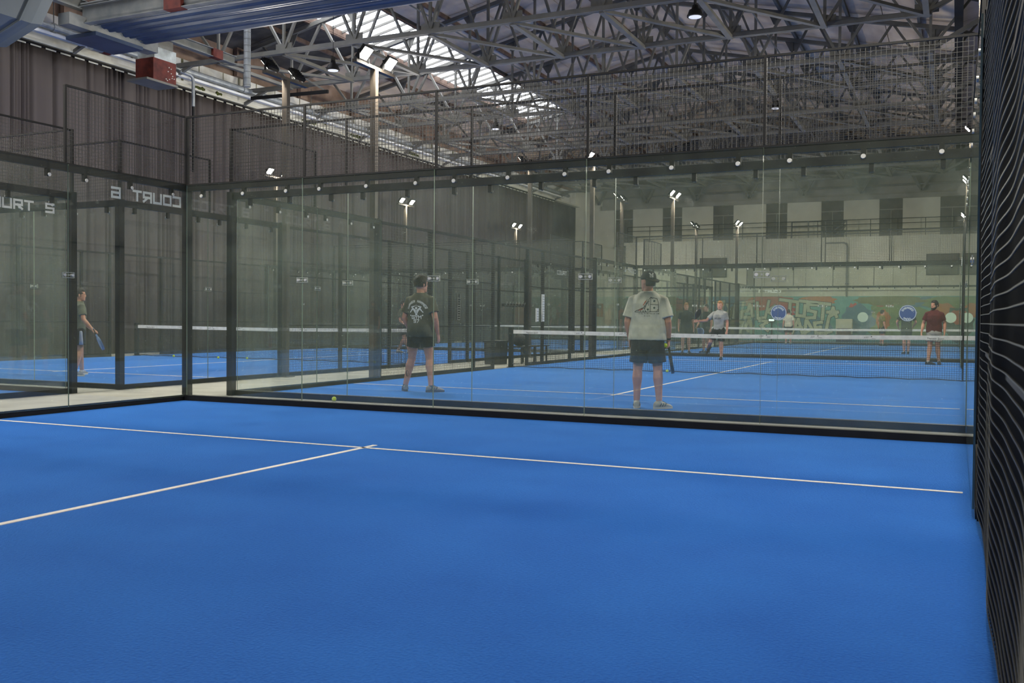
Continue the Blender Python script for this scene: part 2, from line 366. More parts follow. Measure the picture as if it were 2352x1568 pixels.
for xa, xb in ((-1.78, 9.8), (9.8, 14.8)):
    mb.add([(xa, YN-.3, roofz(xa)+.12), (xb, YN-.3, roofz(min(xb, 9.8) if xb <= 9.8 else xb)+.12), (xb, TY0, roofz(xb)+.12), (xa, TY0, roofz(xa)+.12)], [(0, 3, 2, 1)])
    if xa > -14: mb.add([(xa, TY0, roofz(xa)+.12), (xb, TY0, roofz(xb)+.12), (xb, YF+.3, roofz(xb)+.12), (xa, YF+.3, roofz(xa)+.12)], [(0, 3, 2, 1)])
ya, yb, xs0, xs1 = TY0-TP*7, TY0+TP*8, EX[3], EX[5]  # glazing continued unseen behind the camera, added for daylight on the roof
for q in ((-14.6, xs0, YN-.3, YF+.3), (xs1, -1.78, YN-.3, YF+.3), (xs0, xs1, yb, YF+.3), (xs0, xs1, YN-.3, ya)):
    mb.add([(q[0], q[2], roofz(q[0])+.12), (q[1], q[2], roofz(q[1])+.12), (q[1], q[3], roofz(q[1])+.12), (q[0], q[3], roofz(q[0])+.12)], [(0, 3, 2, 1)])
obj('roof_sheet', mb.mesh('roof_sheet', DARKROOF), ce)
for k in range(23):
    if k == 4 or (k % 2 and k not in (3, 5, 11)): continue
    x = EX[k]; z = roofz(x)
    obj('purlin', MB().box(-.05, -2, -.15, .05, YF, -.005).mesh('purlin', RUST if k < 11 else STEEL), ce, (x, 0, z))
sk = struct('window_8', MB().box(-.06, ya, -.12, .06, yb, .1).mesh('skylight_kerb', RUST), None, (xs0, 0, roofz(xs0)+.02))
sk2 = obj('skylight_kerb', MB().box(-.06, ya, -.12, .06, yb, .1).mesh('skylight_kerb', DARKROOF), sk, (xs1-xs0, 0, roofz(xs1)-roofz(xs0)))
nb = 90; dy = (yb-ya)/nb; dxs = xs1-xs0; dzs = roofz(xs1)-roofz(xs0)
mbb = MB().beam((0, 0, .03), (dxs, 0, dzs+.03), .05, .09).mesh('glazing_bar', STEEL)
mbp = MB(); mbp.add([(0, .03, .05), (dxs, .03, dzs+.05), (dxs, dy-.03, dzs+.05), (0, dy-.03, .05), (0, .03, .058), (dxs, .03, dzs+.058), (dxs, dy-.03, dzs+.058), (0, dy-.03, .058)], [(0, 3, 2, 1), (4, 5, 6, 7), (0, 1, 5, 4), (1, 2, 6, 5), (2, 3, 7, 6), (3, 0, 4, 7)])
pane = mbp.mesh('glass_pane', SKYGL)
for k in range(nb+1):
    obj('glazing_bar', mbb, sk, (0, ya+dy*k, 0))
    if k < nb: obj('glass_pane', pane, sk, (0, ya+dy*k, 0))
# ================================================================== padel courts
def wire_mesh(w, h, axis, r=.0022, pitch=.05, warp=None, seg=1):
    """welded wire panel in the plane of AXIS (0: runs along x, 1: along y) and z, wires as square rods"""
    mb = MB()
    def P(a, z):
        o = warp(a, z) if warp else 0
        return V((a, o, z)) if axis == 0 else V((o, a, z))
    nv = round(w/pitch); nh = round(h/pitch)
    for i in range(nv+1):
        a = w*i/nv
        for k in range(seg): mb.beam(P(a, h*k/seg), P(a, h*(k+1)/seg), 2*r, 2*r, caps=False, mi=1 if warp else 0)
    sg = 36 if warp else 1
    off = V((0, 2*r, 0)) if axis == 0 else V(((-2 if warp else 2)*r, 0, 0))
    for j in range(nh+1):
        z = h*j/nh
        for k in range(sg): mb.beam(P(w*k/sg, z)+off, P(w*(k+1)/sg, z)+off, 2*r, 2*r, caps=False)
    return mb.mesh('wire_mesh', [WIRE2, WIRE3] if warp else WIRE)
def glass_panel(axis, w=1.994, h=2.97):
    t = .006; mb = MB()
    if axis == 0:
        q = [(0, -t, 0), (w, -t, 0), (w, t, 0), (0, t, 0), (0, -t, h), (w, -t, h), (w, t, h), (0, t, h)]
    else:
        q = [(t, 0, 0), (t, w, 0), (-t, w, 0), (-t, 0, 0), (t, 0, h), (t, w, h), (-t, w, h), (-t, 0, h)]
    mb.add(q, [(0, 1, 5, 4), (2, 3, 7, 6)], 0); mb.add(q, [(0, 3, 2, 1), (4, 5, 6, 7), (1, 2, 6, 5), (3, 0, 4, 7)], 1)
    return mb.mesh('glass_panel', [GLASS, GEDGE])
GP = (glass_panel(0), glass_panel(1))
WM2 = (wire_mesh(2, .94, 0), wire_mesh(2, .94, 1)); WMF = {a: wire_mesh(a, 2.9, 1) for a in (1, 2)}
bb = MB(); bb.cyl((0, 0, 0), (0, -.010, 0), .026, .022, 14); BOLTX = bb.mesh('bolt', BOLT, False)
bb = MB(); bb.cyl((0, 0, 0), (.008, 0, 0), .022, .022, 14); BOLTY = bb.mesh('bolt', BOLT, False)
BRK = MB().box(-.025, 0, -.035, .025, .045, .06).mesh('bracket', BLACK); BRKY = MB().box(-.045, -.025, -.035, 0, .025, .06).mesh('bracket', BLACK)
def clampm(axis):
    mb = MB()
    if axis == 0:
        
        for a, b, c, d in ((-.085, -.035, .085, -.028), (-.085, .028, .085, .035), (-.085, -.028, -.078, .028), (.078, -.028, .085, .028), (-.01, -.01, .01, .01)): mb.box(a, -.011, b, c, .011, d)
        for sx in (-.058, .058): mb.cyl((sx, .018, 0), (sx, -.018, 0), .018, n=12, mi=1)
    else:
        
        for a, b, c, d in ((-.085, -.035, .085, -.028), (-.085, .028, .085, .035), (-.085, -.028, -.078, .028), (.078, -.028, .085, .028), (-.01, -.01, .01, .01)): mb.box(-.011, a, b, .011, c, d)
        for sx in (-.058, .058): mb.cyl((-.018, sx, 0), (.018, sx, 0), .018, n=12, mi=1)
    return mb.mesh('glass_clamp', [CLAMPM, BOLT])
CLP = (clampm(0), clampm(1))
CPOST = MB().box(-.05, -.05, 0, .05, .05, 3.06).box(-.022, -.022, 3.06, .022, .022, 4.01).mesh('corner_post', BLACK)
MPOST = MB().box(-.015, -.015, 3.06, .015, .015, 4.0).mesh('mesh_post', BLACK)
POST8 = MB().box(-.035, -.035, 0, .035, .035, 3.03).mesh('post', BLACK); POST12 = MB().box(-.05, -.06, 0, .05, .06, 3.06).mesh('post', BLACK)
def back_wall(X, Y, o, label, group):
    """glass end wall 10 m long, O = +1 when its outside faces +y"""
    t = thing('glass_end_wall', label, 'glass wall', (X, Y, 0), group)
    P = lambda nm, me, loc=(0, 0, 0), **k: obj(nm, me, t, loc, **k)
    P('base_beam', MB().box(0, -.05, 0, 10, .05, .075).mesh('base_beam', BLACK))
    P('top_rail', MB().box(-.04, o*.012 if o > 0 else -.072, 2.95, 10.04, .072 if o > 0 else -.012, 3.05).mesh('top_rail', BLACK))
    P('mesh_rail', MB().box(-.04, o*.045-.0125, 3.985, 10.04, o*.045+.0125, 4.01).mesh('mesh_rail', BLACK))
    for x in (-.055, 10.055): P('corner_post', CPOST, (x, o*.065, 0))
    for k in range(5):
        P('glass_panel', GP[0], (2*k+.003, 0, .06))
        P('wire_mesh', WM2[0], (2*k, o*.045, 3.05), kind='stuff')
        for d in (.27, 1.0, 1.73):
            b = P('bolt', BOLTX, (2*k+d, -o*.006, 2.87)); b.rotation_euler = (0, 0, 0 if o > 0 else pi)
            b = P('bracket', BRK, (2*k+d, o*.007, 2.89)); b.rotation_euler = (0, 0, 0 if o > 0 else pi)
        if k: P('glass_clamp', CLP[0], (2*k, 0, 1.68)); P('mesh_post', MPOST, (2*k, o*.045, 0))
    for x in range(20):
        pass
    return t
def side_fence(X, Y, o, label, group, warp=None, ends=(1, 1)):
    """long side, 20 m from Y: glass, wire mesh, door gap at the net; O = +1 when its outside faces +x"""
    t = thing('side_fence', label, 'court fence', (X, Y, 0), group)
    P = lambda nm, me, loc=(0, 0, 0), **k: obj(nm, me, t, loc, **k)
    def rail(y0, y1, z0, z1, nm='rail', ww=.03, xo=.03): P(nm, MB().box(o*xo-ww/2, y0, z0, o*xo+ww/2, y1, z1).mesh(nm, BLACK))
    
    for a, b in ((0, 4), (16, 20)): rail(a, b, 0, .075, 'base_beam', .05, .037)
    for a, b in ((4, 9), (11, 16)): rail(a, b, 0, .075, 'base_beam', .05, .065)
    for e, (y0, d) in enumerate(((0, 1), (20, -1))):
        if not ends[e]: continue
        a, b = sorted((y0, y0+4*d)); rail(a, b, 2.95, 3.05, 'top_rail', .06, .042)
        a, b = sorted((y0, y0+2*d)); rail(a, b, 3.985, 4.01, 'mesh_rail', .025, .045)
        P('wire_mesh', WM2[1], (o*.045, a, 3.05), kind='stuff')
        P('mesh_post', MPOST, (o*.045, y0+2*d, 0))
        for k in range(2):
            yy = y0+(2*k if d > 0 else -2*k-2)
            P('glass_panel', GP[1], (0, yy+.003, .06))
            for q in (.27, 1.0, 1.73):
                bo = P('bolt', BOLTY, (-o*.006, yy+q, 2.87)); bo.rotation_euler = (0, 0, pi if o > 0 else 0)
                bo = P('bracket', BRKY, (o*.007, yy+q, 2.89)); bo.rotation_euler = (0, 0, pi if o > 0 else 0)
        P('glass_clamp', CLP[1], (0, y0+2*d, 1.68))
    for y, w in ((4, 2), (6, 2), (8, 1), (11, 1), (12, 2), (14, 2)):
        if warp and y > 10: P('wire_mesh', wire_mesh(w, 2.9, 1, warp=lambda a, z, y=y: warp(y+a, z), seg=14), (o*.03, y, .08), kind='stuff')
        else: P('wire_mesh', WMF[w], (o*.03, y, .08), kind='stuff')
    for a, b in ((4, 9), (11, 16)):
        for z in (1.02, 2.02): rail(a, b, z-.012, z+.012, 'mid_rail', .025, .045)
    rail(4, 16, 2.97, 3.02, 'top_rail', .05, .045)
    for y in (6, 8, 9, 11, 12, 14): P('post', POST8, (o*.08, y, 0))
    for y in (4, 16): P('post', POST12, (o*.07, y, 0))
    return t
def light_pole(X, Y, o, label, group, power=FLOOD_W, top=0):
    """six metre pole, cross bar along y and two flood heads; O = +1 when the heads shine towards +x"""
    t = thing('light_pole', label, 'light pole', (X, Y, 0), group)
    obj('pole', MB().beam((0, 0, 0), (0, 0, 5.86+top), .12, .10, upv=(0, 1, 0)).mesh('pole', POLEM), t)
    obj('base_plate', MB().box(-.13, -.13, 0, .13, .13, .015).mesh('base_plate', POLEM), t)
    obj('cross_bar', MB().box(-.05, -.66, 5.86+top, .05, .66, 5.92+top).mesh('cross_bar', POLEM), t)
    tl = R(48)
    for y in (-.42, .42):
        mt = M.Rotation(-o*tl, 3, 'Y')                     # lens looks down and inward
        h = obj('flood_head', MB().obox((0, 0, 0), (.27, .30, .06), mt).mesh('flood_head', BLACK), t, (o*.06, y, 6.08+top))
        fin = MB()
        for k in range(6): fin.obox(mt@V((-.11+.044*k, 0, .04)), (.01, .26, .03), mt)
        obj('cooling_fins', fin.mesh('cooling_fins', BLACK), h)
        obj('lens', MB().obox(mt@V((0, 0, -.033)), (.23, .26, .012), mt).mesh('lens', LENS), h)
        obj('yoke', MB().box(-.02, -.17, -.16, .02, -.155, .03).box(-.02, .155, -.16, .02, .17, .03).mesh('yoke', BLACK), h, (-o*.02, 0, 0))
    if power:
        ld = bpy.data.lights.new('flood_beam', 'SPOT'); ld.energy = power; ld.spot_size = R(180); ld.spot_blend = .45; ld.shadow_soft_size = .18; ld.color = (1, .945, .84)
        lo = bpy.data.objects.new('flood_beam', ld); COL.objects.link(lo); lo.parent = t
        lo.location = (o*.16, 0, 5.98+top); lo.rotation_euler = (0, -o*R(46), 0)
    return t
POLEM = noise_mat('taupe painted pole', rgb(72, 64, 56), rgb(86, 78, 68), 4, 4, .45)
tape_txt = None
def tape_print():
    """repeated club wordmark and the sponsor's name at both ends"""
    jm = font_mesh('JUST', .042, INK); pmm = font_mesh('PADEL', .026, INK); sm_ = font_mesh('Therson Sport', .055, INK)
    mb = MB()
    def put(me, x, z, sk=.0):
        mb.add([(v.co.x+x+v.co.y*sk, v.co.z, v.co.y+z) for v in me.vertices], [list(p.vertices) for p in me.polygons])
    for k in range(7):
        x = 1.75+1.08*k
        put(jm, x-.06, -.012, .25); put(pmm, x+.09, -.028, .2); plate(mb, [disc_poly(x+.045, .022, .011)], (0, .001, 0), (1, 0, 0), (0, 0, 1), .002)
    put(sm_, .5, -.016, .15); put(sm_, 9.5, -.016, .15)
    return mb.mesh('tape_print', INK)
TPRINT = tape_print()
def net(X, Y, label, group):
    t = thing('padel_net', label, 'net', (X, Y, 0), group)
    hz = lambda x: .92-.04*(1-abs(x-5)/5)
    mb = MB(); K = 10
    for k in range(K):
        a, b = k*10/K, (k+1)*10/K
        q = [(a, -.008, hz(a)-.09), (b, -.008, hz(b)-.09), (b, .008, hz(b)-.09), (a, .008, hz(a)-.09), (a, -.008, hz(a)), (b, -.008, hz(b)), (b, .008, hz(b)), (a, .008, hz(a))]
        mb.add(q, [(0, 3, 2, 1), (4, 5, 6, 7), (0, 1, 5, 4), (2, 3, 7, 6)])
    mb.add([(0, -.008, .83), (0, .008, .83), (0, .008, .92), (0, -.008, .92)], [(0, 1, 2, 3)]); mb.add([(10, -.008, .83), (10, .008, .83), (10, .008, .92), (10, -.008, .92)], [(0, 3, 2, 1)])
    tp = obj('net_tape', mb.mesh('net_tape', TAPE), t)
    obj('tape_print', TPRINT, tp, (0, -.0095, .855))
    mb = MB(); nv = 222
    for i in range(nv+1):
        x = 10*i/nv; mb.beam((x, 0, .015), (x, .02*sin(x*3), hz(x)-.08), .0046, .0046, caps=False)
    for j in range(19):
        f = j/18
        for k in range(20):
            a, b = k/2, (k+1)/2
            mb.beam((a, 0, .015+(hz(a)-.1)*f), (b, 0, .015+(hz(b)-.1)*f), .0046, .0046, caps=False)
    obj('netting', mb.mesh('netting', NETM), t, kind='stuff')
    mb = MB()
    for k in range(40): mb.beam((k/4, 0, .02+.012*sin(k*1.7)), ((k+1)/4, 0, .02+.012*sin((k+1)*1.7)), .014, .018)
    obj('bottom_cord', mb.mesh('bottom_cord', NETM), t)
    pm_ = MB(); pm_.box(-.05, -.05, 0, .05, .05, .98); pm_.box(-.08, -.08, 0, .08, .08, .012); pm_.cyl((0, -.05, .8), (0, -.09, .8), .025)
    me = pm_.mesh('net_post', BLACK)
    for x in (-.06, 10.06): obj('net_post', me, t, (x, 0, 0))
    return t
def court(X, Y, nm, y0=0):
    t = sempty('floor_turf_court', (X, Y, 0))
    obj('turf', MB().box(0.0, y0, -.003, 10.045, 20, .0).mesh('turf', TURF), t)
    def ln(x0, a, x1, b): obj('court_line', MB().box(x0, a, -.002, x1, b, .004).mesh('court_line', LINE), t)
    for y in (3.05, 16.95): ln(.05, y-.025, 9.95, y+.025)
    ln(4.975, 2.85, 5.025, 10); ln(4.975, 10, 5.025, 17.15)
    return t
# near court (the camera's), the court behind it, and the rest of the grid
XA, XC = 0.0, -12.4
court(XA, -20, 'A'); court(XA, 1.05, 'B'); court(XA, 22.1, 'E'); court(XC, -20, 'C'); court(XC, 1.05, 'D'); court(XC, 22.1, 'F')
back_wall(XA, 0, 1, 'glass end wall of the near court, tennis ball resting behind its base', 'glass end walls')
back_wall(XA, 1.05, -1, 'glass end wall just behind the near one, two standing men behind it', 'glass end walls')
back_wall(XA, 21.05, 1, 'glass end wall bearing two round blue stickers, behind the man in maroon', 'glass end walls')
back_wall(XA, 22.1, -1, 'glass end wall directly beyond the one with blue stickers', 'glass end walls')
back_wall(XA, 42.1, 1, 'farthest glass end wall with pale round discs, in front of the graffiti', 'glass end walls')
back_wall(XC, 0, 1, 'glass end wall at the edge of frame beside the COURT 5 lettering', 'glass end walls')
back_wall(XC, 1.05, -1, 'glass end wall of the side court where the man in grey holds a racket low', 'glass end walls')
back_wall(XC, 21.05, 1, 'glass end wall of the curtain side court beyond its net, by COURT 3', 'glass end walls')
back_wall(XC, 22.1, -1, 'glass end wall across the passage from the COURT 3 lettering', 'glass end walls')
back_wall(XC, 42.1, 1, 'far glass end wall near the end of the curtain', 'glass end walls')
wv = lambda a, z: .009*sin(a*2.6+.6)+.0025*sin(a*6.3+z*1.6)+.0025*sin(z*4+a)
side_fence(XA, -20, -1, 'side fence of the near court, glass bearing mirrored COURT 6 lettering', 'side fences')
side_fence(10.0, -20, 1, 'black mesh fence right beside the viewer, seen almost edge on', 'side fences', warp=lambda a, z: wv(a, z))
side_fence(XA, 1.05, -1, 'mesh and glass fence behind the man in the grey gym shirt', 'side fences')
side_fence(10.0, 1.05, 1, 'side fence that meets the net post beside the man in maroon', 'side fences')
side_fence(XA, 22.1, -1, 'farther fence receding behind the two dark clothed players', 'side fences')
side_fence(10.0, 22.1, 1, 'farthest side fence opposite the dark players', 'side fences')
side_fence(XC+10, -20, 1, 'fence at the edge of frame with readable COURT 5 lettering', 'side fences')
side_fence(XC+10, 1.05, 1, 'fence along the concrete passage ending at COURT 3 lettering', 'side fences')
side_fence(XC, 1.05, -1, 'mesh fence standing close in front of the curtain, by the grey shirted player', 'side fences')
side_fence(XC+10, 22.1, 1, 'far fence between the curtain side and the graffiti side', 'side fences')
side_fence(XC, 22.1, -1, 'far mesh fence in front of the far end of the curtain', 'side fences')
net(XA, 1.05+10, 'net stretched across behind the man in the white shirt', 'padel nets')
net(XA, 32.1, 'farthest net, its white tape just above the nearer net tape', 'padel nets')
net(XC, 11.05, 'net on the curtain side court with three balls before it', 'padel nets')
net(XC, 32.1, 'net of the far curtain side court behind the mesh fences', 'padel nets')
for X, o, ys, lab in ((-.17, 1, (-4, 5.05, 17.05, 26.1, 38.1), 0), (10.17, -1, (-4, 5.05, 17.05, 26.1, 38.1), 1), (-2.23, -1, (-4, 5.05, 17.05, 26.1, 38.1), 2), (-12.52, 1, (-4, 5.05, 17.6, 26.6, 38.4), 3)):
    names = {
        0: ['light pole out of view over the near court', 'tall pole with two glaring floodlights below the skylight', 'pole with two lit floodlights just above the glass rail, mid frame',
            'lit floodlight pole above the man in the white shirt', 'small lit floodlight pole in front of the boarded windows, past the white shirt'],
        1: ['light pole hidden behind the mesh fence', 'pale pole rising beside the mesh fence at frame edge', 'lit floodlights at frame edge, topmost of three', 'lit floodlights at frame edge, middle of three', 'lit floodlights at frame edge, lowest of three'],
        2: ['pole over the side passage near the viewer', 'brown T pole seen edge on, lamps turned to the curtain', 'thin edge on T pole just above the glass rail', 'edge on T pole above the white shirted man, second from the rail', 'smallest edge on T pole before the boarded windows'],
        3: ['pole by the curtain near the viewer', 'pole by the curtain beyond the left edge', 'two lit lamps before the curtain, above the dark corner post', 'lit lamp pole before the curtain, above the gym shirted man', 'lit lamp pole before the curtain, farthest along']}[lab]
    for y, nm in zip(ys, names): light_pole(X, y, o, nm, 'floodlight poles', top=.33 if lab == 3 else 0)
# court numbers on the glass
def court_no(txt, X, Y, z, axis, sgn, label, mirror_loc=False):
    mb = MB(); ln = strokes(txt, 0, 0, .128, .118, .050)
    ux = (0, sgn, 0) if axis == 1 else (sgn, 0, 0)
    plate(mb, stroke_quads(ln, .031), (0, 0, 0), ux, (0, 0, 1), .0012)
    return tag(obj('court_number', mb.mesh('court_number', LET), None, (X, Y, z)), label, 'lettering', 'court numbers on glass')
court_no('COURT 6', -.0085, -.12, 2.72, 1, -1, 'pale vinyl COURT 6 lettering, mirrored, on the near side glass')
court_no('COURT 5', -2.3905, -1.42, 2.72, 1, 1, 'pale vinyl COURT 5 lettering reading the right way round')
court_no('COURT 3', -2.3905, 19.75, 2.72, 1, 1, 'small pale COURT 3 lettering on glass by the passage')
court_no('COURT 4', -.0085, 20.95, 2.76, 1, -1, 'faint mirrored COURT 4 lettering beside the black cap')
court_no('COURT 1', 1.35, 42.1085, 2.72, 0, -1, 'faint mirrored COURT 1 lettering above the graffiti')
STK = mat('blue sticker vinyl', rgb(56, 82, 132), .5); STW = mat('sticker white', rgb(205, 214, 214), .6); STG = mat('pale green white sticker', rgb(188, 206, 186), .6)
def sticker(x, label):
    t = thing('glass_sticker', label, 'sticker', (x, 21.05-.0075, 1.46), 'round blue stickers')
    mb = MB(); plate(mb, [disc_poly(0, 0, .25, 32)], (0, 0, 0), (1, 0, 0), (0, 0, 1), .001); obj('disc', mb.mesh('disc', STK), t)
    mb = MB(); n = 40
    for k in range(n):
        a, b = 2*pi*k/n, 2*pi*(k+1)/n
        plate(mb, [[(.225*cos(a), .225*sin(a)), (.24*cos(a), .24*sin(a)), (.24*cos(b), .24*sin(b)), (.225*cos(b), .225*sin(b))]], (0, 0, 0), (1, 0, 0), (0, 0, 1), .0018)
    for word, a0, st, rr, fl in (('ENERGEE', 148, -19.5, .165, 1), ('PADEL', 239, 15.5, .185, -1)):
        for i, ch in enumerate(word):
            a = R(a0+st*i); c, s = cos(a), sin(a)
            ln = strokes(ch, -.02, -.025, .04, .05, 0); out = []
            for q in stroke_quads(ln, .011):
                out.append([(c*rr+(x*s+y*c if fl > 0 else -x*s-y*c), s*rr+(-x*c+y*s if fl > 0 else x*c-y*s)) for x, y in q])
            plate(mb, out, (0, 0, 0), (1, 0, 0), (0, 0, 1), .0018)
    obj('ring_lettering', mb.mesh('ring_lettering', STW), t)
sticker(4.72, 'round blue ring lettered sticker on far glass, beside the white shirted distant player')
sticker(8.54, 'round blue ring lettered sticker on far glass, nearest the man in maroon')
for x, lb in ((5.5, 'pale round disc sticker on the farthest glass, halfway between the blue stickers'), (9.62, 'pale round disc sticker on the farthest glass, beside the shoulder of the maroon shirt')):
    mb = MB(); plate(mb, [disc_poly(0, 0, .26, 24)], (0, 0, 0), (1, 0, 0), (0, 0, 1), .002); tag(obj('round_sticker', mb.mesh('round_sticker', STG), None, (x, 42.09, 1.43)), lb, 'sticker', 'pale round stickers')
mb = MB(); plate(mb, [disc_poly(0, 0, .27, 24)], (0, 0, 0), (0, 1, 0), (0, 0, 1), .002)
plate(mb, stroke_quads(strokes('JP', -.1, .02, .08, .07, .04), .016), (.0, 0, 0), (0, 1, 0), (0, 0, 1), .004, 1)
tag(obj('round_sticker', mb.mesh('round_sticker', [STG, STK]), None, (.0085, 25.35, 1.44)), 'pale round sticker seen as a narrow oval beside the white sleeve', 'sticker', 'pale round stickers')
# ================================================================== roof steel
ZB = 9.4
NX = [-11.77+2.6*k for k in range(9)]                 # bottom nodes
def build_truss():
    t = thing('roof_truss', 'x', 'roof truss', (0, 0, 0), 'roof trusses')
    P = lambda nm, me: obj(nm, me, t)
    bc = MB().beam((-14.15, -.05, ZB), (9.15, -.05, ZB), .07, .13); bc.beam((-14.15, .05, ZB), (9.15, .05, ZB), .07, .13)
    bc.beam((-14.15, 0, ZB+.06), (9.15, 0, ZB+.06), .17, .015)
    P('bottom_chord', bc.mesh('bottom_chord', STEEL))
    zt = lambda x: roofz(x)-.22
    P('top_chord', MB().beam((-14.15, 0, zt(-14.15)), (-1.78, 0, zt(-1.78)), .16, .14).mesh('top_chord', STEEL))
    P('top_chord', MB().beam((-1.78, 0, zt(-1.78)), (9.7, 0, zt(9.7)), .16, .14).mesh('top_chord', STEEL))
    P('knee', MB().beam((9.03, 0, ZB), (10.4, 0, ZB+.75), .13, .12).mesh('knee', STEEL)); P('knee', MB().beam((10.4, 0, ZB+.75), (14.3, 0, ZB+.8), .12, .12).mesh('knee', STEEL))
    P('knee', MB().beam((9.8, 0, 10.9), (11.6, 0, ZB+.8), .09, .09).mesh('knee', STEEL)); P('wall_bracket', MB().beam((-14.15, 0, 8.85), (-12.9, 0, ZB-.03), .10, .10).mesh('wall_bracket', STEEL))
    for i, x in enumerate(NX):
        P('vertical', MB().beam((x, 0, ZB), (x, 0, zt(x)), .08, .07).mesh('vertical', STEEL))
        for d in (-1.3, 1.3):
            P('diagonal', MB().beam((x, 0, ZB), (x+d, 0, zt(x+d)), .075, .085, upv=(0, 1, 0)).mesh('diagonal', STEEL))
        P('gusset', MB().beam((x-.3, 0, ZB+.13), (x+.3, 0, ZB+.13), .02, .26).mesh('gusset', STEEL))
        g = MB(); g.add([(x-.28, -.012, zt(x-.28)-.06), (x+.28, -.012, zt(x+.28)-.06), (x+.08, -.012, zt(x)-.42), (x-.08, -.012, zt(x)-.42)]+[(x-.28, .012, zt(x-.28)-.06), (x+.28, .012, zt(x+.28)-.06), (x+.08, .012, zt(x)-.42), (x-.08, .012, zt(x)-.42)],
                         [(0, 1, 2, 3), (7, 6, 5, 4), (0, 3, 7, 4), (1, 5, 6, 2), (3, 2, 6, 7)])
        P('gusset', g.mesh('gusset', STEEL))
    return t
t0 = build_truss()
ORD = ['nearest roof truss, crossing above the blue crane girder', 'roof truss second from the viewer, its brace meeting the heavy corner node', 'roof truss third from the viewer, crossing in front of the glaring floodlights',
       'roof truss fourth from the viewer, crossing the middle of the skylight', 'roof truss fifth from the viewer, under the skylight', 'roof truss sixth from the viewer, under the end part of the skylight', 'roof truss seventh from the viewer, near the skylight end',
       'roof truss eighth from the viewer, beyond the skylight', 'roof truss ninth from the viewer, past the skylight', 'roof truss tenth from the viewer, before the end wall', 'roof truss farthest from the viewer, close to the end wall']
TYS = [10.05+3.74*k for k in range(11)]
for k, y in enumerate(TYS):
    if k == 0: t0.location = (0, y, 0); t0['label'] = ORD[0]
    else: dup(t0, (0, y, 0), None, ORD[k])
for k in (1, 3, 5, 7, 9):
    t = thing('wind_bracing', ['flat bracing struts between the second and third trusses, the closest set', 'flat bracing struts between the fourth and fifth trusses', 'flat bracing struts between the sixth and seventh trusses', 'flat bracing struts between the eighth and ninth trusses', 'flat bracing struts between the two farthest trusses'][k//2], 'roof bracing', (0, TYS[k], ZB-.06), 'wind bracing sets')
    for i, x in enumerate(NX):
        obj('strut', MB().beam((x, 0, 0), (x, TP, 0), .15, .10).mesh('strut', STEEL), t)
        if i: obj('diagonal', MB().beam((NX[i-1], 0, .01), (x, TP, .01), .13, .08).mesh('diagonal', STEEL), t)
tag(obj('valley_beam', MB().box(9.68, -2, 10.1, 9.92, YF, 11.05).mesh('valley_beam', BLACK)), 'dark valley beam running lengthwise where the trusses end', 'roof beam')
# longitudinal ties with light rods
for x, z, lb in ((-5.2, 10.6, 'long thin tie rod strung through the trusses on the curtain side'), (4.2, 10.4, 'long thin tie rod strung through the trusses on the mesh side')):
    tag(obj('tie_rod', MB().cyl((x, 6, z), (x, YF, z), .025, n=8).mesh('tie_rod', STEEL2)), lb, 'tie rod')
# ------------------------------------------------------------------ overhead crane
cr = thing('crane_bridge', 'overhead crane bridge with blue corrugated underside and pale girder', 'crane', (0, 0, 0))
mb = MB(); n = 44; prof = []
for i in range(n+1):
    y = 7.85+1.75*i/n; prof.append((y, 8.72+.05*(1 if (i//3) % 2 else 0)+.03*sin(i*.4)))
vs = [(x, y, z) for x in (-10.6, 9.6) for y, z in prof]
mb.add(vs, [(i, i+1, n+2+i, n+1+i) for i in range(n)]); cs = mb.mesh('corrugated_deck', BLUEM)
o_ = obj('corrugated_deck', cs, cr); sm = o_.modifiers.new('thick', 'SOLIDIFY'); sm.thickness = .012
obj('girder', MB().ibeam((-10.9, 7.75, 8.98), (9.6, 7.75, 8.98), .22, .46).mesh('girder', STEEL2), cr)
obj('girder', MB().ibeam((-10.9, 9.62, 8.9), (9.6, 9.62, 8.9), .16, .3).mesh('girder', BLUEM), cr)
obj('handrail', MB().cyl((-10.9, 7.7, 9.27), (9.6, 7.7, 9.27), .03, n=8).mesh('handrail', STEEL2), cr)
for x in (-8.0, -4.0, 0.5): obj('red_band', MB().box(x, 7.63, 8.74, x+.55, 7.87, 9.22).mesh('red_band', REDP), cr)
obj('end_carriage', MB().box(-11.15, 7.2, 8.62, -10.75, 10.2, 8.92).mesh('end_carriage', STEEL2), cr)
obj('underplate', MB().box(-11.7, 7.9, 8.5, -10.6, 9.5, 8.6).mesh('underplate', BLUEM), cr)
rr_ = thing('crane_rail', 'pale crane rail beam with red painted patches, above the red block', 'crane rail', (-11.0, 0, 9.28))
obj('beam', MB().ibeam((0, 6.5, 0), (0, 13.65, 0), .2, .26).mesh('beam', STEEL2), rr_)
for y in (7.9, 10.4, 12.6): obj('red_patch', MB().box(-.105, y, -.136, .105, y+.42, .136).mesh('red_patch', REDP), rr_)
rb = thing('crane_buffer', 'hanging square block with flaking red paint at the crane end', 'crane block', (-11.35, 10.72, 7.95))
obj('block', MB().box(-.34, -.44, 0, .34, .44, .62).mesh('block', REDP), rb); obj('upper_block', MB().box(-.3, -.40, .62, .34, .44, .95).mesh('upper_block', WHITEP), rb)
obj('hanger', MB().box(.22, -.3, .95, .36, .3, 1.21).mesh('hanger', STEEL), rb); obj('bottom_plate', MB().box(-.42, -.7, -.06, .36, .5, 0).mesh('bottom_plate', STEEL), rb)
rv = MB()
for k in range(10):
    y, z = -.02+.4*rnd.random(), .06+.42*rnd.random(); rv.cyl((.338, y, z), (.356, y, z), .016, n=8)
obj('rivet', rv.mesh('rivet', BOLT), rb, kind='stuff')
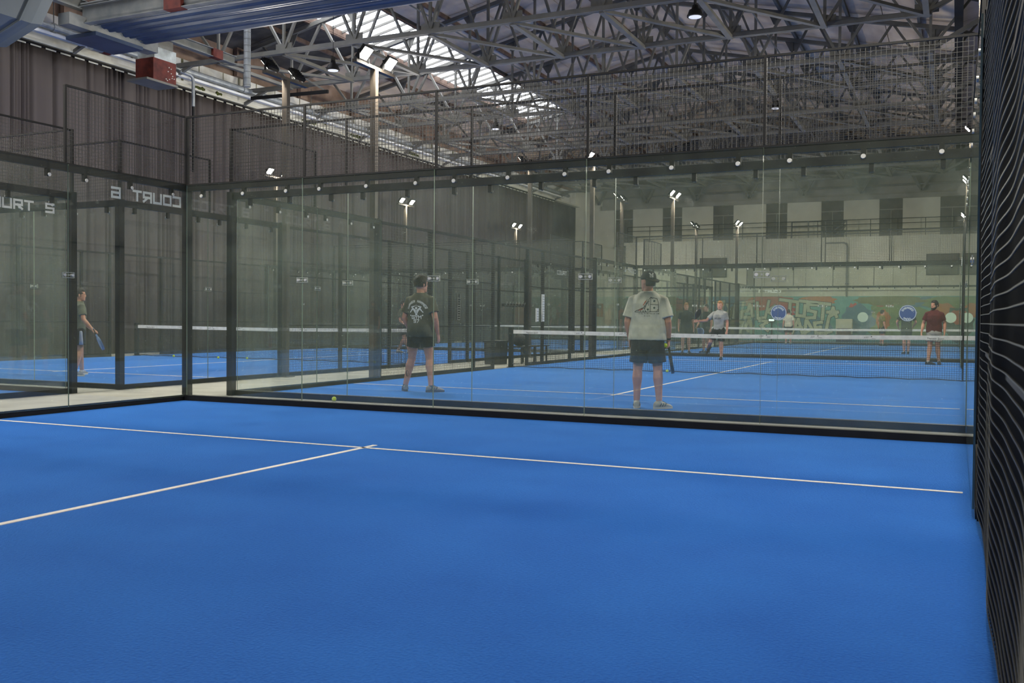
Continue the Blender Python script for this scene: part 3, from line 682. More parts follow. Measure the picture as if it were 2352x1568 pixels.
mt_ = thing('crane_motor', 'small grey drive motor with red band beside the red block', 'motor', (-12.0, 9.3, 8.75))
obj('body', MB().cyl((0, -.3, 0), (0, .35, 0), .2, n=18).mesh('body', GALV), mt_); obj('red_band', MB().cyl((0, .05, 0), (0, .3, 0), .21, n=18).mesh('red_band', REDP), mt_); obj('hanger', MB().box(-.05, -.05, .18, .05, .05, 2.35).box(-.2, -.3, .16, .2, .3, .24).mesh('hanger', STEEL), mt_)
# ------------------------------------------------------------------ big faceted duct
dk = thing('air_duct', 'large blue grey faceted air duct hanging at the top corner', 'duct', (-6.3, 0, 7.78))
mb = MB(); n = 10; rings = []
for y, r in ((-8, 1.66), (-2.6, 1.66), (-.4, 1.66), (1.75, 1.66), (2.0, 1.6)):
    rings.append([V((r*cos(2*pi*(i+.5)/n), y, r*sin(2*pi*(i+.5)/n))) for i in range(n)])
mb.loft([r[::-1] for r in rings]); obj('shell', mb.mesh('shell', DUCT), dk)
sm = MB()
for y in (-6, -3.5, -1, 1.5):
    for i in range(n):
        a = V((1.675*cos(2*pi*(i+.5)/n), y, 1.675*sin(2*pi*(i+.5)/n))); b = V((1.675*cos(2*pi*(i+1.5)/n), y, 1.675*sin(2*pi*(i+1.5)/n))); sm.beam(a, b, .02, .04)
obj('seam', sm.mesh('seam', DUCT), dk)
for y in (-4, 1): obj('hanger', MB().cyl((0, y, 1.6), (0, y, 4.8), .012, n=6).mesh('hanger', STEEL), dk)
# ------------------------------------------------------------------ pipes and small roof fittings
wp = thing('wall_pipe', 'grey pipe running along the white band above the curtain', 'pipe', (-13.55, 0, 9.35))
obj('pipe', MB().cyl((0, 3, 0), (0, 49, 0), .11, n=14).mesh('pipe', GALV), wp)
for y in range(5, 49, 4): obj('collar', MB().cyl((0, y, 0), (0, y+.12, 0), .135, n=14).mesh('collar', GALV), wp); obj('hanger', MB().box(-.01, y+.05, .1, .01, y+.07, .9).mesh('hanger', STEEL), wp)
tl_ = thing('tube_light', 'long pale tubular strip below the wall pipe', 'strip', (-13.5, 0, 9.12)); obj('strip', MB().box(-.08, 6, -.04, .08, 48, .04).mesh('strip', PLAST), tl_)
dp = thing('drop_pipe', 'galvanised drop pipe with elbow above the dark corner post', 'pipe', (-13.3, 14.3, 8.2))
mb = MB(); mb.limb([(0, 0, 0), (0, 0, .8), (0, -.05, .93), (0, -.16, .98), (0, -.55, 1.0)], [.055]*5, 12); obj('pipe', mb.mesh('pipe', GALV, True), dp); obj('lower_pipe', MB().cyl((0, 0, -2.2), (0, 0, .02), .045, n=10).mesh('lower_pipe', BLACK), dp)
sp = thing('spiral_duct', 'round spiral duct pipe hanging down from the roof', 'duct', (-10.0, 13.08, 8.24))
obj('tube', MB().cyl((0, 0, 0), (0, 0, 3.4), .105, n=18).mesh('tube', GALV), sp)
rm = MB()
for k in range(17): rm.cyl((0, 0, .05+.2*k), (0, 0, .065+.2*k), .112, n=18)
obj('rib', rm.mesh('rib', STEEL2), sp)
wk = thing('wall_bracket_arm', 'dark horizontal bracket arm sticking out below the roof truss', 'bracket', (-13.3, 17.2, 9.05)); obj('arm', MB().beam((0, 0, 0), (3.2, .2, 0), .09, .11).mesh('arm', BLACK), wk); obj('stay', MB().beam((3.1, .2, .03), (1.6, .1, .9), .05, .05).mesh('stay', STEEL), wk)
# high bay lamps
def high_bay(loc, label, cord=2.2):
    t = thing('high_bay_lamp', label, 'lamp', loc, 'high bay lamps')
    mb = MB(); mb.cyl((0, 0, .14), (0, 0, .26), .10, .07, 18); mb.cyl((0, 0, .02), (0, 0, .14), .19, .15, 22); mb.cyl((0, 0, -.02), (0, 0, .02), .2, .2, 22); obj('housing', mb.mesh('housing', BLACK), t)
    obj('lens', MB().cyl((0, 0, -.03), (0, 0, -.021), .155, n=22).mesh('lens', BAYL), t)
    obj('bracket', MB().box(-.01, -.1, .2, .01, .1, .4).mesh('bracket', BLACK), t); obj('cord', MB().cyl((0, 0, .4), (0, 0, cord), .008, n=6).mesh('cord', BLACK), t)
high_bay((-7.18, 13.58, 8.6), 'black round high bay lamp hanging near the lamp pole top')
high_bay((3.94, 13.0, 8.65), 'black round high bay lamp hanging amid the upper truss members')
high_bay((-7.2, 24.8, 8.9), 'small high bay lamp hanging beyond the mesh, above the curtain end', 1.8)
high_bay((3.9, 24.8, 8.8), 'small high bay lamp seen through the tall mesh among far trusses', 1.8)
# ================================================================== graffiti and fittings
GB = {k: noise_mat('mural '+k, rgb(*a), rgb(*b), 1.3, 5, .8) for k, a, b in (('teal', (104, 164, 160), (124, 182, 174)), ('blue', (92, 130, 152), (108, 144, 160)), ('red', (196, 104, 82), (176, 96, 80)), ('green', (142, 160, 104), (124, 148, 106)),
      ('orange', (206, 132, 74), (188, 116, 76)), ('olive', (126, 130, 92), (140, 142, 104)), ('pink', (208, 92, 90), (190, 84, 82)), ('dark', (80, 98, 94), (92, 108, 102)))}
GL_ = noise_mat('mural pale letter', rgb(206, 212, 188), rgb(190, 198, 174), 3, 4, .8); GO = mat('mural outline', rgb(64, 80, 76), .8)
mu = thing('graffiti_mural', 'painted graffiti wall in teal, red and green reading JUST PADEL', 'mural', (0, 49.585, 0))
mb = MB(); mb.box(-9.7, -.01, 0, 14, 0, 2.7); obj('ground_colour', mb.mesh('ground_colour', GB['teal']), mu)
def blob(nm, c, pts, k=0):
    mb = MB(); plate(mb, [pts], (0, -.011-.0015*k, 0), (1, 0, 0), (0, 0, 1), .001); obj('colour_patch', mb.mesh('colour_patch', GB[c]), mu)
def wob(cx, cz, rx, rz, n=22, s=0, a=.22): return [(cx+rx*cos(2*pi*i/n)*(1+a*sin(3*i+s)), min(2.69, max(.02, cz+rz*sin(2*pi*i/n)*(1+a*sin(2*i+s*2))))) for i in range(n)]
for k, (c, cx, cz, rx, rz, s) in enumerate((('dark', -8, 1.2, 2.2, 2.2, 1), ('olive', -5.2, 1.4, 2.0, 1.3, 2), ('orange', -7.6, 1.5, .7, .8, 3), ('red', -6.2, 2.2, .7, .4, 4), ('blue', -3.2, 2.2, 1.2, .6, 5), ('olive', -2.6, 1.0, 1.1, 1.0, 1),
      ('red', -.5, 2.3, 1.5, .5, 2), ('pink', .2, 1.8, .9, .4, 5), ('blue', 1.6, .8, 1.6, .7, 3), ('orange', 2.3, 2.45, 1.1, .3, 4), ('olive', 6.3, 2.45, 1.9, .3, 1), ('blue', 4.6, 1.3, .9, .9, 2), ('pink', 4.35, 1.7, .35, .6, 6), ('green', 6.8, 1.2, 2.0, 1.2, 3), ('orange', 6.0, 1.3, .4, .6, 5),
      ('pink', 6.0, 2.4, .75, .3, 1), ('blue', 8.2, 2.35, 1.0, .3, 2), ('green', 9.4, 2.3, 1.3, .4, 4), ('orange', 9.2, 1.9, .6, .4, 6), ('dark', 10.4, 1.1, 1.2, 1.1, 2), ('red', 9.9, 1.5, .4, .4, 3), ('dark', 12.4, 1.2, 1.6, 1.3, 5))):
    blob('patch', c, wob(cx, cz, rx, rz, s=s, a=.14), k % 12)
def graf(ln, t, sh=.0):
    for mt, tt, dz in ((GO, t+.11, -.03), (GL_, t+.05, -.038)):
        mb = MB(); plate(mb, [[(x+z*sh, z) for x, z in q] for q in stroke_quads(ln, tt)], (0, dz, 0), (1, 0, 0), (0, 0, 1), .002); obj('letter_outline' if mt is GO else 'letter', mb.mesh('graffiti_letters', mt), mu)
J = [[(.15, 2.5), (1.15, 2.36)], [(.72, 2.42), (.68, 1.6), (.3, 1.5), (.2, 1.75)], [(1.15, 2.2), (1.12, 1.55), (1.55, 1.5), (1.6, 2.15)], [(2.25, 2.2), (1.75, 2.2), (1.8, 1.85), (2.2, 1.75), (2.15, 1.42), (1.7, 1.4)], [(1.3, 2.42), (3.0, 2.22)], [(2.65, 2.25), (2.6, 1.35)], [(2.9, 1.75), (3.45, 1.75), (3.0, 1.5), (3.2, 2.0), (3.4, 1.5)]]
graf(J, .13)
Pd = [[(.35, 1.5), (.5, 1.2), (.95, 1.3), (.9, 1.05), (.55, .95)], [(.55, 1.25), (.6, .5)], [(.85, .5), (1.2, 1.3), (1.45, .5)], [(1.0, .8), (1.4, .8)], [(1.65, 1.2), (1.6, .5), (2.0, .75), (1.75, 1.2)], [(2.55, 1.15), (2.15, 1.1), (2.2, .8), (2.5, .85)], [(2.2, .8), (2.25, .5), (2.6, .5)], [(2.95, 1.35), (2.8, .5), (3.1, .6)]]
graf(Pd, .13)
Wk = [[(-2.6, 2.2), (-2.7, 1.4), (-2.45, 1.8), (-2.25, 1.35), (-2.1, 2.3)], [(-2.0, 1.3), (-1.7, 2.2), (-1.45, 1.3)], [(-1.9, 1.65), (-1.55, 1.65)], [(-1.25, 2.3), (-1.2, 1.35), (-.9, 1.4)], [(-.75, 1.4), (-.55, 2.4)], [(-.2, 2.1), (-.65, 1.8), (-.1, 1.4)], [(-2.5, 1.2), (-2.3, .5), (-2.0, 1.1), (-1.8, .5)], [(-1.1, 1.2), (-.5, 1.2), (-1.0, .9), (-.6, .6)]]
graf(Wk, .11)
graf([[(-3.9, 2.3), (-3.3, 2.4), (-3.4, 1.9)], [(-3.5, 1.7), (-3.9, 1.5), (-3.4, 1.2), (-3.8, .9)], [(-3.1, 2.2), (-2.95, 1.9), (-3.15, 1.6), (-2.95, 1.3), (-3.15, 1.0)]], .1)
# screens on the balcony block
def wall_screen(x, lb):
    t = thing('wall_screen', lb, 'screen', (x, 49.58, 4.5), 'dark wall screens')
    obj('panel', MB().box(-.8, -.08, -.57, .8, 0, .57).mesh('panel', WINF), t); fm = MB(); fm.box(-.84, -.1, .57, .84, 0, .61); fm.box(-.84, -.1, -.61, .84, 0, -.57); fm.box(-.84, -.1, -.57, -.8, 0, .57); fm.box(.8, -.1, -.57, .84, 0, .57); obj('frame', fm.mesh('frame', BLACK), t)
    obj('shelf', MB().box(-.8, -.14, .15, .8, -.08, .2).mesh('shelf', BLACK), t)
wall_screen(-4.0, 'dark rectangular panel on the cream wall above the ginger player'); wall_screen(9.1, 'dark rectangular panel on the cream wall high above the man in maroon')
# balcony railing
rl = thing('balcony_railing', 'thin dark railing along the cream balcony below the boarded windows', 'railing', (0, 49.8, 6.2))
for z in (.4, .75, 1.02): obj('rail', MB().cyl((-9.7, 0, z), (14.2, 0, z), .02, n=8).mesh('rail', BLACK), rl)
for k in range(17): obj('baluster', MB().cyl((-9.7+1.49*k, 0, 0), (-9.7+1.49*k, 0, 1.02), .02, n=8).mesh('baluster', BLACK), rl)
st = thing('stair_railing', 'pale tubular stair railing on the balcony, sloping at one end', 'railing', (.6, 50.4, 6.15))
for z in (.5, .8, 1.1): obj('rail', MB().cyl((0, 0, z), (3.2, 0, z), .035, n=8).mesh('rail', STEEL), st); obj('sloping_rail', MB().cyl((3.2, 0, z), (2.5, -.1, z-.6), .035, n=8).mesh('sloping_rail', STEEL), st)
for x in (0, 1.0, 2.0, 3.2): obj('baluster', MB().cyl((x, 0, 0), (x, 0, 1.1), .035, n=8).mesh('baluster', STEEL), st)
cp = thing('wall_conduit', 'grey bent conduit pipe running down the cream wall', 'pipe', (3.95, 49.52, 0)); mb = MB(); mb.limb([(-1.2, 0, 5.86), (-.2, 0, 5.86), (-.05, 0, 5.8), (0, 0, 5.65), (0, 0, 2.7)], [.05]*5, 10); obj('pipe', mb.mesh('pipe', STEEL2, True), cp)
for z in (3.4, 4.6): obj('clip', MB().box(-.09, -.03, z, .09, .05, z+.06).mesh('clip', STEEL), cp)
# lit screen, cabinet, notices
ls = thing('lit_screen', 'small lit white screen under the blue sticker by the graffiti', 'screen', (-.35, 49.4, 1.25)); obj('display', MB().box(-.16, -.03, -.06, .16, 0, .06).mesh('display', SCRN), ls); obj('case', MB().box(-.2, 0, -.1, .2, .08, .1).mesh('case', BLACK), ls)
obj('stand', MB().box(-.04, .02, -1.25, .04, .08, -.14).mesh('stand', BLACK), ls)
cb = thing('cabinet', 'pale cabinet with red lower front beside the graffiti lettering', 'cabinet', (3.9, 49.1, 0)); obj('body', MB().box(-.45, -.3, .45, .45, .3, 1.35).mesh('body', CREAM), cb); obj('red_front', MB().box(-.4, -.34, .1, .4, -.3, .8).mesh('red_front', REDP), cb); obj('plinth', MB().box(-.43, -.28, 0, .43, .28, .45).mesh('plinth', BLACK), cb)
for k, x in enumerate((10.3, 10.75, 11.0)):
    t = thing('wall_notice', ['narrow pale wall notice, first from the dark net post', 'narrow pale wall notice, second from the dark net post', 'narrow pale wall notice, closest to the mesh fence'][k], 'notice', (x, 49.56, 1.2), 'pale wall notices'); obj('sheet', MB().box(-.11, -.01, 0, .11, 0, .62).mesh('sheet', STG), t); obj('clip', MB().box(-.03, -.02, .6, .03, 0, .64).mesh('clip', BLACK), t)
fb = thing('fire_point_board', 'orange fire point board on the end wall behind the fences', 'board', (-12.4, 51.99, 1.4)); obj('board', MB().box(-.3, -.05, 0, .3, 0, .9).mesh('board', GB['orange']), fb); obj('sign', MB().box(-.25, -.06, .55, .2, -.05, .85).mesh('sign', REDP), fb)
ex = thing('fire_extinguisher', 'small red fire extinguisher standing against the curtain', 'extinguisher', (-13.35, 18.3, 0))
mb = MB(); mb.cyl((0, 0, 0), (0, 0, .46), .085, n=16); mb.cyl((0, 0, .46), (0, 0, .54), .085, .03, 16); obj('cylinder', mb.mesh('cylinder', REDP), ex); mb = MB(); mb.cyl((0, 0, .54), (0, 0, .6), .02, n=8); mb.box(-.02, -.09, .58, .02, .05, .61); obj('valve', mb.mesh('valve', BLACK), ex)
mb = MB(); mb.limb([(.02, -.04, .56), (.1, -.08, .5), (.11, -.09, .3), (.1, -.08, .12)], [.013]*4, 8); obj('hose', mb.mesh('hose', BLACK, True), ex)
# passage furniture
bn = thing('litter_bin', 'square black litter bin in the passage beside the net post', 'bin', (-1.1, 12.35, 0))
mb = MB(); mb.loft([[V((sx*(.22+.03*z), sy*(.22+.03*z), z)) for sx, sy in ((-1, -1), (1, -1), (1, 1), (-1, 1))] for z in (0, .3, .58)]); obj('body', mb.mesh('body', BLACK), bn); obj('lid', MB().box(-.26, -.26, .58, .26, .26, .62).mesh('lid', BLACK), bn); obj('flap', MB().box(-.14, -.28, .46, .14, -.24, .56).mesh('flap', WIRE), bn)
be = thing('bench', 'black metal bench in the passage behind the net post', 'bench', (-.75, 13.7, 0))
for k in range(4): obj('seat_slat', MB().box(-.2+.105*k, -1.0, .43, -.11+.105*k, 1.0, .46).mesh('seat_slat', BLACK), be)
for y in (-.85, 0, .85):
    for x in (-.17, .17): obj('leg', MB().box(x-.02, y-.02, 0, x+.02, y+.02, .43).mesh('leg', BLACK), be)
bk = thing('sports_bag', 'dark sports bag lying on the passage bench', 'bag', (-.75, 13.1, .46)); mb = MB(); mb.ell((0, 0, .16), .17, .34, .16, n=16, k=10); obj('body', mb.mesh('body', NETM, True), bk); mb = MB(); mb.limb([(-.02, -.2, .28), (0, -.12, .42), (0, .12, .42), (.02, .2, .28)], [.014]*4, 8); obj('handle', mb.mesh('handle', BLACK, True), bk)
def score(X, Y, z, cols, h, lb, light):
    t = thing('score_counter', lb, 'scoreboard', (X, Y, z), 'score counters on the fences')
    obj('board', MB().box(-.015, -.07*cols, 0, .015, .07*cols, h).mesh('board', LET if light else BLACK), t)
    gm = MB()
    for c in range(cols+1): gm.box(.015, -.07*cols+.14*c-.004, 0, .018, -.07*cols+.14*c+.004, h)
    for k in range(int(h/.065)): gm.box(.015, -.07*cols, .065*k, .018, .07*cols, .065*k+.008)
    obj('grid', gm.mesh('grid', BLACK if light else LET), t)
score(.03, 12.83, 1.12, 1, .72, 'tall white score counter with grid hung on the fence by the net post', True)
score(.03, 12.45, 1.12, 1, .35, 'short white score counter with grid hung beside the taller one', True)
score(-2.36, 12.6, 1.15, 1, .7, 'dark score counter hung on the passage fence behind the gym shirt', False)
hk = thing('racket_hook_rail', 'rail of coat hooks on the passage fence, seen through glass', 'hook rail', (-2.33, 16.4, 1.6)); obj('rail', MB().box(-.012, -1.1, -.04, .012, 1.1, .04).mesh('rail', BLACK), hk)
for k in range(10):
    mb = MB(); y = -1.0+.22*k; mb.limb([(.01, y, 0), (.08, y, -.02), (.1, y, .04), (.11, y+.02, .1)], [.008]*4, 6); obj('hook', mb.mesh('hook', STEEL2, True), hk)
# balls
def ball(x, y, z, lb):
    t = thing('padel_ball', lb, 'ball', (x, y, z), 'padel balls'); mb = MB(); mb.ell((0, 0, 0), .0335, .0335, .0335, n=20, k=14); obj('felt', mb.mesh('felt', BALL, True), t)
    sm = MB(); pts = []
    for i in range(33):
        a = 2*pi*i/32; q = V((cos(a)+.35*cos(3*a), sin(a)-.35*sin(3*a), 1.2*sin(2*a))).normalized()*.0332; pts.append(q)
    for a, b in zip(pts, pts[1:]): sm.beam(a, b, .003, .003)
    obj('seam', sm.mesh('seam', TAPE), t)
ball(1.88, .9, .0295, 'yellow green ball lying on concrete between the two glass end walls')
ball(3.93, 10.9, .0335, 'yellow green ball by the net, nearer the leg of the white shirted man')
ball(4.07, 10.83, .0335, 'yellow green ball by the net, farther from the leg of the white shirted man')
ball(-10.8, 10.85, .0335, 'yellow green ball by the side court net, closest to the white tape end')
ball(-9.0, 10.7, .0335, 'yellow green ball by the side court net, beside the wide dark post')
ball(-8.1, 10.85, .0335, 'yellow green ball by the side court net, just inside the second glass')
# ================================================================== people
def remesh(mb, voxel, smooth=4, fac=.5):
    me = bpy.data.meshes.new('tmp'); me.from_pydata(mb.v, [], mb.f); o = bpy.data.objects.new('tmp', me); COL.objects.link(o)
    a = o.modifiers.new('r', 'REMESH'); a.mode = 'VOXEL'; a.voxel_size = voxel; a.use_smooth_shade = True
    b = o.modifiers.new('s', 'SMOOTH'); b.factor = fac; b.iterations = smooth
    dg = bpy.context.evaluated_depsgraph_get(); r = bpy.data.meshes.new_from_object(o.evaluated_get(dg))
    bpy.data.objects.remove(o); bpy.data.meshes.remove(me); return r
def finish(me, name, mt, fold=0, fs=(9, 9, 3), seed=0):
    me.name = name; me.materials.clear(); me.materials.append(mt)
    if fold:
        nn = [v.normal.copy() for v in me.vertices]
        for v, n in zip(me.vertices, nn):
            c = v.co; q = V((c.x*fs[0]+seed, c.y*fs[1], c.z*fs[2]))
            f = abs(noise.noise(q))*1.1-.28+.35*noise.noise(q*2.3); v.co = c+n*(fold*f)
    for p in me.polygons: p.use_smooth = True
    me.update(); return me
def skin_mat(nm, a, b): return noise_mat('skin '+nm, rgb(*a), rgb(*b), 9, 4, .55)
SK = skin_mat('fair', (214, 160, 138), (196, 138, 118)); SK2 = skin_mat('tan', (196, 146, 120), (178, 126, 102))
def cloth(nm, c, rough=.9):
    d = tuple(int(x*.86) for x in c); return noise_mat('cloth '+nm, rgb(*c), rgb(*d), 7, 4, rough)
HAIRM = {'brown': noise_mat('brown hair', rgb(52, 42, 34), rgb(34, 28, 24), 60, 4, .6), 'ginger': noise_mat('ginger hair', rgb(178, 128, 80), rgb(150, 102, 60), 60, 4, .6), 'dark': noise_mat('dark hair', rgb(28, 26, 25), rgb(18, 17, 17), 60, 4, .6)}
EYEM = mat('eye dark', rgb(30, 26, 24), .3); LIPM = mat('lips', rgb(150, 84, 78), .5)
def bez(a, b, t): return a+(b-a)*t
def ell_ring(c, ax, ay, n=20, pw=2.4, yaw=0):
    out = []
    for i in range(n):
        t = 2*pi*i/n; x = math.copysign(abs(cos(t))**(2/pw), cos(t))*ax; y = math.copysign(abs(sin(t))**(2/pw), sin(t))*ay
        out.append(V((c[0]+x*cos(yaw)-y*sin(yaw), c[1]+x*sin(yaw)+y*cos(yaw), c[2])))
    return out
def prof(z, tab):
    for (z0, *a), (z1, *b) in zip(tab, tab[1:]):
        if z0 <= z <= z1:
            f = (z-z0)/(z1-z0); f = f*f*(3-2*f); return [p+(q-p)*f for p, q in zip(a, b)]
    return list(tab[0][1:]) if z < tab[0][0] else list(tab[-1][1:])
TORSO = [(.84, .150, .105, 0), (.93, .168, .118, -.004), (1.04, .148, .105, 0), (1.14, .152, .108, .004), (1.28, .176, .122, .006), (1.38, .182, .115, 0), (1.44, .166, .096, -.006), (1.485, .124, .080, -.008), (1.53, .070, .064, -.006), (1.58, .056, .06, .0)]
HEADT = [(1.545, .036, .040, .052), (1.565, .052, .066, .032), (1.60, .064, .083, .016), (1.65, .072, .094, .006), (1.70, .075, .098, 0), (1.745, .064, .085, -.006), (1.772, .040, .052, -.01), (1.783, .012, .016, -.01)]
def hand(mb, W, d, f, nrm, curl, sc=1.0):
    """palm from wrist W along d; fingers spread along f (thumb side +f); they curl towards nrm"""
    d, f, nrm = d.normalized(), f.normalized(), nrm.normalized()
    mb.loft([[W+d*l+f*(a*cos(2*pi*i/12))+nrm*(b*sin(2*pi*i/12)) for i in range(12)] for l, a, b in ((-.03, .024, .02), (.0, .029, .019), (.035, .040, .017), (.075, .043, .015), (.092, .036, .011))])
    for off, ln in ((.033, .072), (.011, .082), (-.011, .077), (-.032, .060)):
        b0 = W+d*.070+f*off; b1 = W+d*.090+f*off*1.1
        a1, a2, a3 = curl*.9, curl*1.9, curl*2.6
        p1 = b1+(d*cos(a1)+nrm*sin(a1))*ln*.45; p2 = p1+(d*cos(a2)+nrm*sin(a2))*ln*.32; p3 = p2+(d*cos(a3)+nrm*sin(a3))*ln*.23
        mb.limb([b0, b1, p1, p2, p3], [.010, .0098, .0092, .0085, .0075], 8)
    t0 = W+d*.022+f*.026; t1 = W+d*.052+f*.052+nrm*.010; t2 = t1+d*.030+f*(.014-.02*curl)+nrm*(.006+.02*curl); t3 = t2+d*.024+f*(.002-.02*curl)+nrm*.02*curl
    mb.limb([t0, t1, t2, t3], [.016, .0125, .0105, .008], 8)
def person(name_label, loc, rz, H, P, group=None, voxel=.008):
    s = H/1.78
    t = thing('person', name_label, 'person', (loc[0], loc[1], 0), group, rz); t.scale = (s, s, s)
    J = dict(hL=(-.09, 0, .90), hR=(.09, 0, .90), kL=(-.105, .02, .49), kR=(.105, .02, .49), aL=(-.115, -.02, .10), aR=(.115, -.02, .10), sL=(-.185, 0, 1.425), sR=(.185, 0, 1.425), eL=(-.245, -.03, 1.14), eR=(.245, -.03, 1.14), wL=(-.265, .03, .90), wR=(.265, .03, .90))
    J.update(P.get('J', {})); J = {k: V(v) for k, v in J.items()}
    lean = V(P.get('lean', (0, 0))+(0,)) if 'lean' in P else V((0, 0, 0)); hy = R(P.get('head', 0)); fat = P.get('fat', 1.0)
    sk = P.get('skin', SK)
    def tl(p, z): return V(p)+lean*max(0, (z-.9))
    body = MB()
    body.loft([[tl(q, z) for q in ell_ring((0, yo, z), a*fat*.97, b*fat*.97)] for z, a, b, yo in [(zz,)+tuple(prof(zz, TORSO)) for zz in [.84+.04*i for i in range(18)]]])
    hc = tl(V((0, 0, 0)), 1.6); Rz = M.Rotation(hy, 3, 'Z'); nod = M.Rotation(R(P.get('nod', 0)), 3, 'X'); piv = V((0, 0, 1.55))
    def hd(p): return hc+piv+Rz@(nod@(V(p)-piv))
    hsc = P.get('headscale', 1.06)
    hs = lambda p: V((p[0]*hsc, p[1]*hsc, 1.55+(p[2]-1.55)*hsc))
    body.loft([[hd(hs(q)) for q in ell_ring((0, yo, z), a, b, 20, 2.15)] for z, a, b, yo in [(zz,)+tuple(prof(zz, HEADT)) for zz in [1.545+.017*i for i in range(15)]]])
    body.limb([tl((0, -.012, 1.44), 1.44), hd((0, -.004, 1.60))], [.066, .058], 14)
    Rh = Rz@nod
    body.loft([[hd(hs(p)) for p in r] for r in [[(-.006, .085, 1.675), (.006, .085, 1.675), (.006, .104, 1.672), (-.006, .104, 1.672)], [(-.012, .085, 1.64), (.012, .085, 1.64), (.010, .122, 1.636), (-.010, .122, 1.636)], [(-.014, .08, 1.625), (.014, .08, 1.625), (.01, .11, 1.626), (-.01, .11, 1.626)]]])
    for sx in (-1, 1):
        body.ell(hd(hs((sx*.078, -.006, 1.652))), .012, .022, .034, Rh, 10, 7); body.ell(hd(hs((sx*.03, .084, 1.688))), .024, .014, .009, Rh, 8, 6)
    for sd in 'LR':
        h, k, a = J['h'+sd], J['k'+sd], J['a'+sd]; sg = -1 if sd == 'L' else 1
        body.limb([h+V((0, 0, .02)), bez(h, k, .3), bez(h, k, .7), k, bez(k, a, .25)+V((0, -.012, 0)), bez(k, a, .6), a], [.092*fat, .088*fat, .070, .060, .066, .050, .041], 16)
        S_, e, w_ = tl(J['s'+sd], 1.41), J['e'+sd], J['w'+sd]
        body.limb([bez(V((0, 0, S_.z)), S_, .55), S_, bez(S_, e, .35), bez(S_, e, .8), e, bez(e, w_, .3), bez(e, w_, .75), w_], [.06, .058, .054, .046, .044, .046, .034, .027], 14)
        dd = (w_-e).normalized(); hp = P.get('hand'+sd, {})
        f = V(hp.get('f', (0, 1, 0))); nr = V(hp.get('n', (-sg, 0, 0))); dv = V(hp['d']) if 'd' in hp else dd
        hand(body, w_, dv, f, nr, hp.get('curl', .35))
        # foot inside the shoe
        yw = R(P.get('foot'+sd, 8*sg*-1)); fd = V((-sin(yw), cos(yw), 0)); tilt = P.get('tilt'+sd)
        if tilt: fd = V(tilt).normalized()
        upf = V((0, 0, 1)) if not tilt else (V((0, 0, 1))-fd*fd.z).normalized()
        sl = fd.cross(upf)
        J['f'+sd] = (a, fd, upf, sl)
        body.limb([a, a+fd*.02-upf*.05, a+fd*.12-upf*.068], [.036, .034, .026], 10)
    bo = obj('body', finish(remesh(body, P.get('vox', voxel), 3), 'body', sk), t)
    # eyes, mouth
    for sx in (-1, 1): mb = MB(); mb.ell(hd(hs((sx*.030, .088, 1.672))), .012, .008, .007, Rh, 10, 6); obj('eye', mb.mesh('eye', EYEM, True), bo)
    mb = MB(); mb.ell(hd(hs((0, .094, 1.592))), .024, .008, .007, Rh, 10, 6); obj('mouth', mb.mesh('mouth', LIPM, True), bo)
    # shirt
    sh = P['shirt']; bag = sh.get('bag', 1.0); zb = sh.get('hem', .90); mb = MB()
    gap = sh.get('gap', .012); rows = [zb+(1.535-zb)*i/16 for i in range(17)]; rings = []
    for z in rows:
        a, b, yo = prof(z, TORSO); lowk = max(0, min(1, (1.36-z)/.3)); fl = sh.get('flare', 0)*max(0, (1.25-z))
        mn = sh.get('minw', .15)
        ax = (max(a, mn*lowk+a*(1-lowk))*fat+gap)*(1+(bag-1)*lowk)+fl; ay = (max(b, .112*lowk)*fat+gap)*(1+(bag-1)*lowk*1.1)+fl*.6
        rings.append([tl(q, z) for q in ell_ring((0, yo-.004, z+(.02*0)), ax, ay, 24, 2.5)])
    mb.loft(rings)
    for sd in 'LR':
        S_, e = tl(J['s'+sd], 1.41), J['e'+sd]; L_ = sh.get('sleeve', .62); r0 = sh.get('sr', .066)
        mb.limb([bez(V((0, 0, S_.z+.015)), S_, .45), bez(V((0, 0, S_.z+.01)), S_, .8), S_, bez(S_, e, L_*.5), bez(S_, e, L_)], [.062+gap*.6, .064+gap*.6, .064+gap*.5, r0, r0*sh.get('cuff', 1.05)], 16, True)
    me = finish(remesh(mb, voxel*.9, 4), 'shirt', sh['m'], sh.get('fold', .008), (7, 7, 2.6), sh.get('seed', 1))
    so = obj('shirt', me, t)
    mb = MB(); cr = []
    for i in range(25):
        a = 2*pi*i/24; cr.append(tl(V((.072*cos(a), -.008+.066*sin(a)+.012, 1.524+(-.026 if sin(a) > 0 else .004)*abs(sin(a)))), 1.49))
    mb.limb(cr, [.009]*25, 8); obj('collar', mb.mesh('collar', sh['m'], True), so)
    # shorts
    so_ = P['shorts']; mb = MB(); kz = so_.get('len', .55); wr = so_.get('r', .108)
    mb.loft([ell_ring((0, 0, z), (prof(z, TORSO)[0]*fat+.024)*k, prof(z, TORSO)[1]*fat+o, 22) for z, k, o in ((.77, .80, -.012), (.80, .92, .012), (.83, 1, .026), (.87, 1, .030), (.91, 1, .018), (.95, .97, .006), (.98, .95, .002))])
    for sd in 'LR':
        h, k = J['h'+sd], J['k'+sd]
        mb.limb([h+V((0, 0, .03)), bez(h, k, kz*.5), bez(h, k, kz*.85), bez(h, k, kz)], [wr*.98, wr, wr*1.0, wr*1.02], 18, True)
    sho = obj('shorts', finish(remesh(mb, voxel*.9, 3), 'shorts', so_['m'], .007, (8, 8, 3), 4), t)
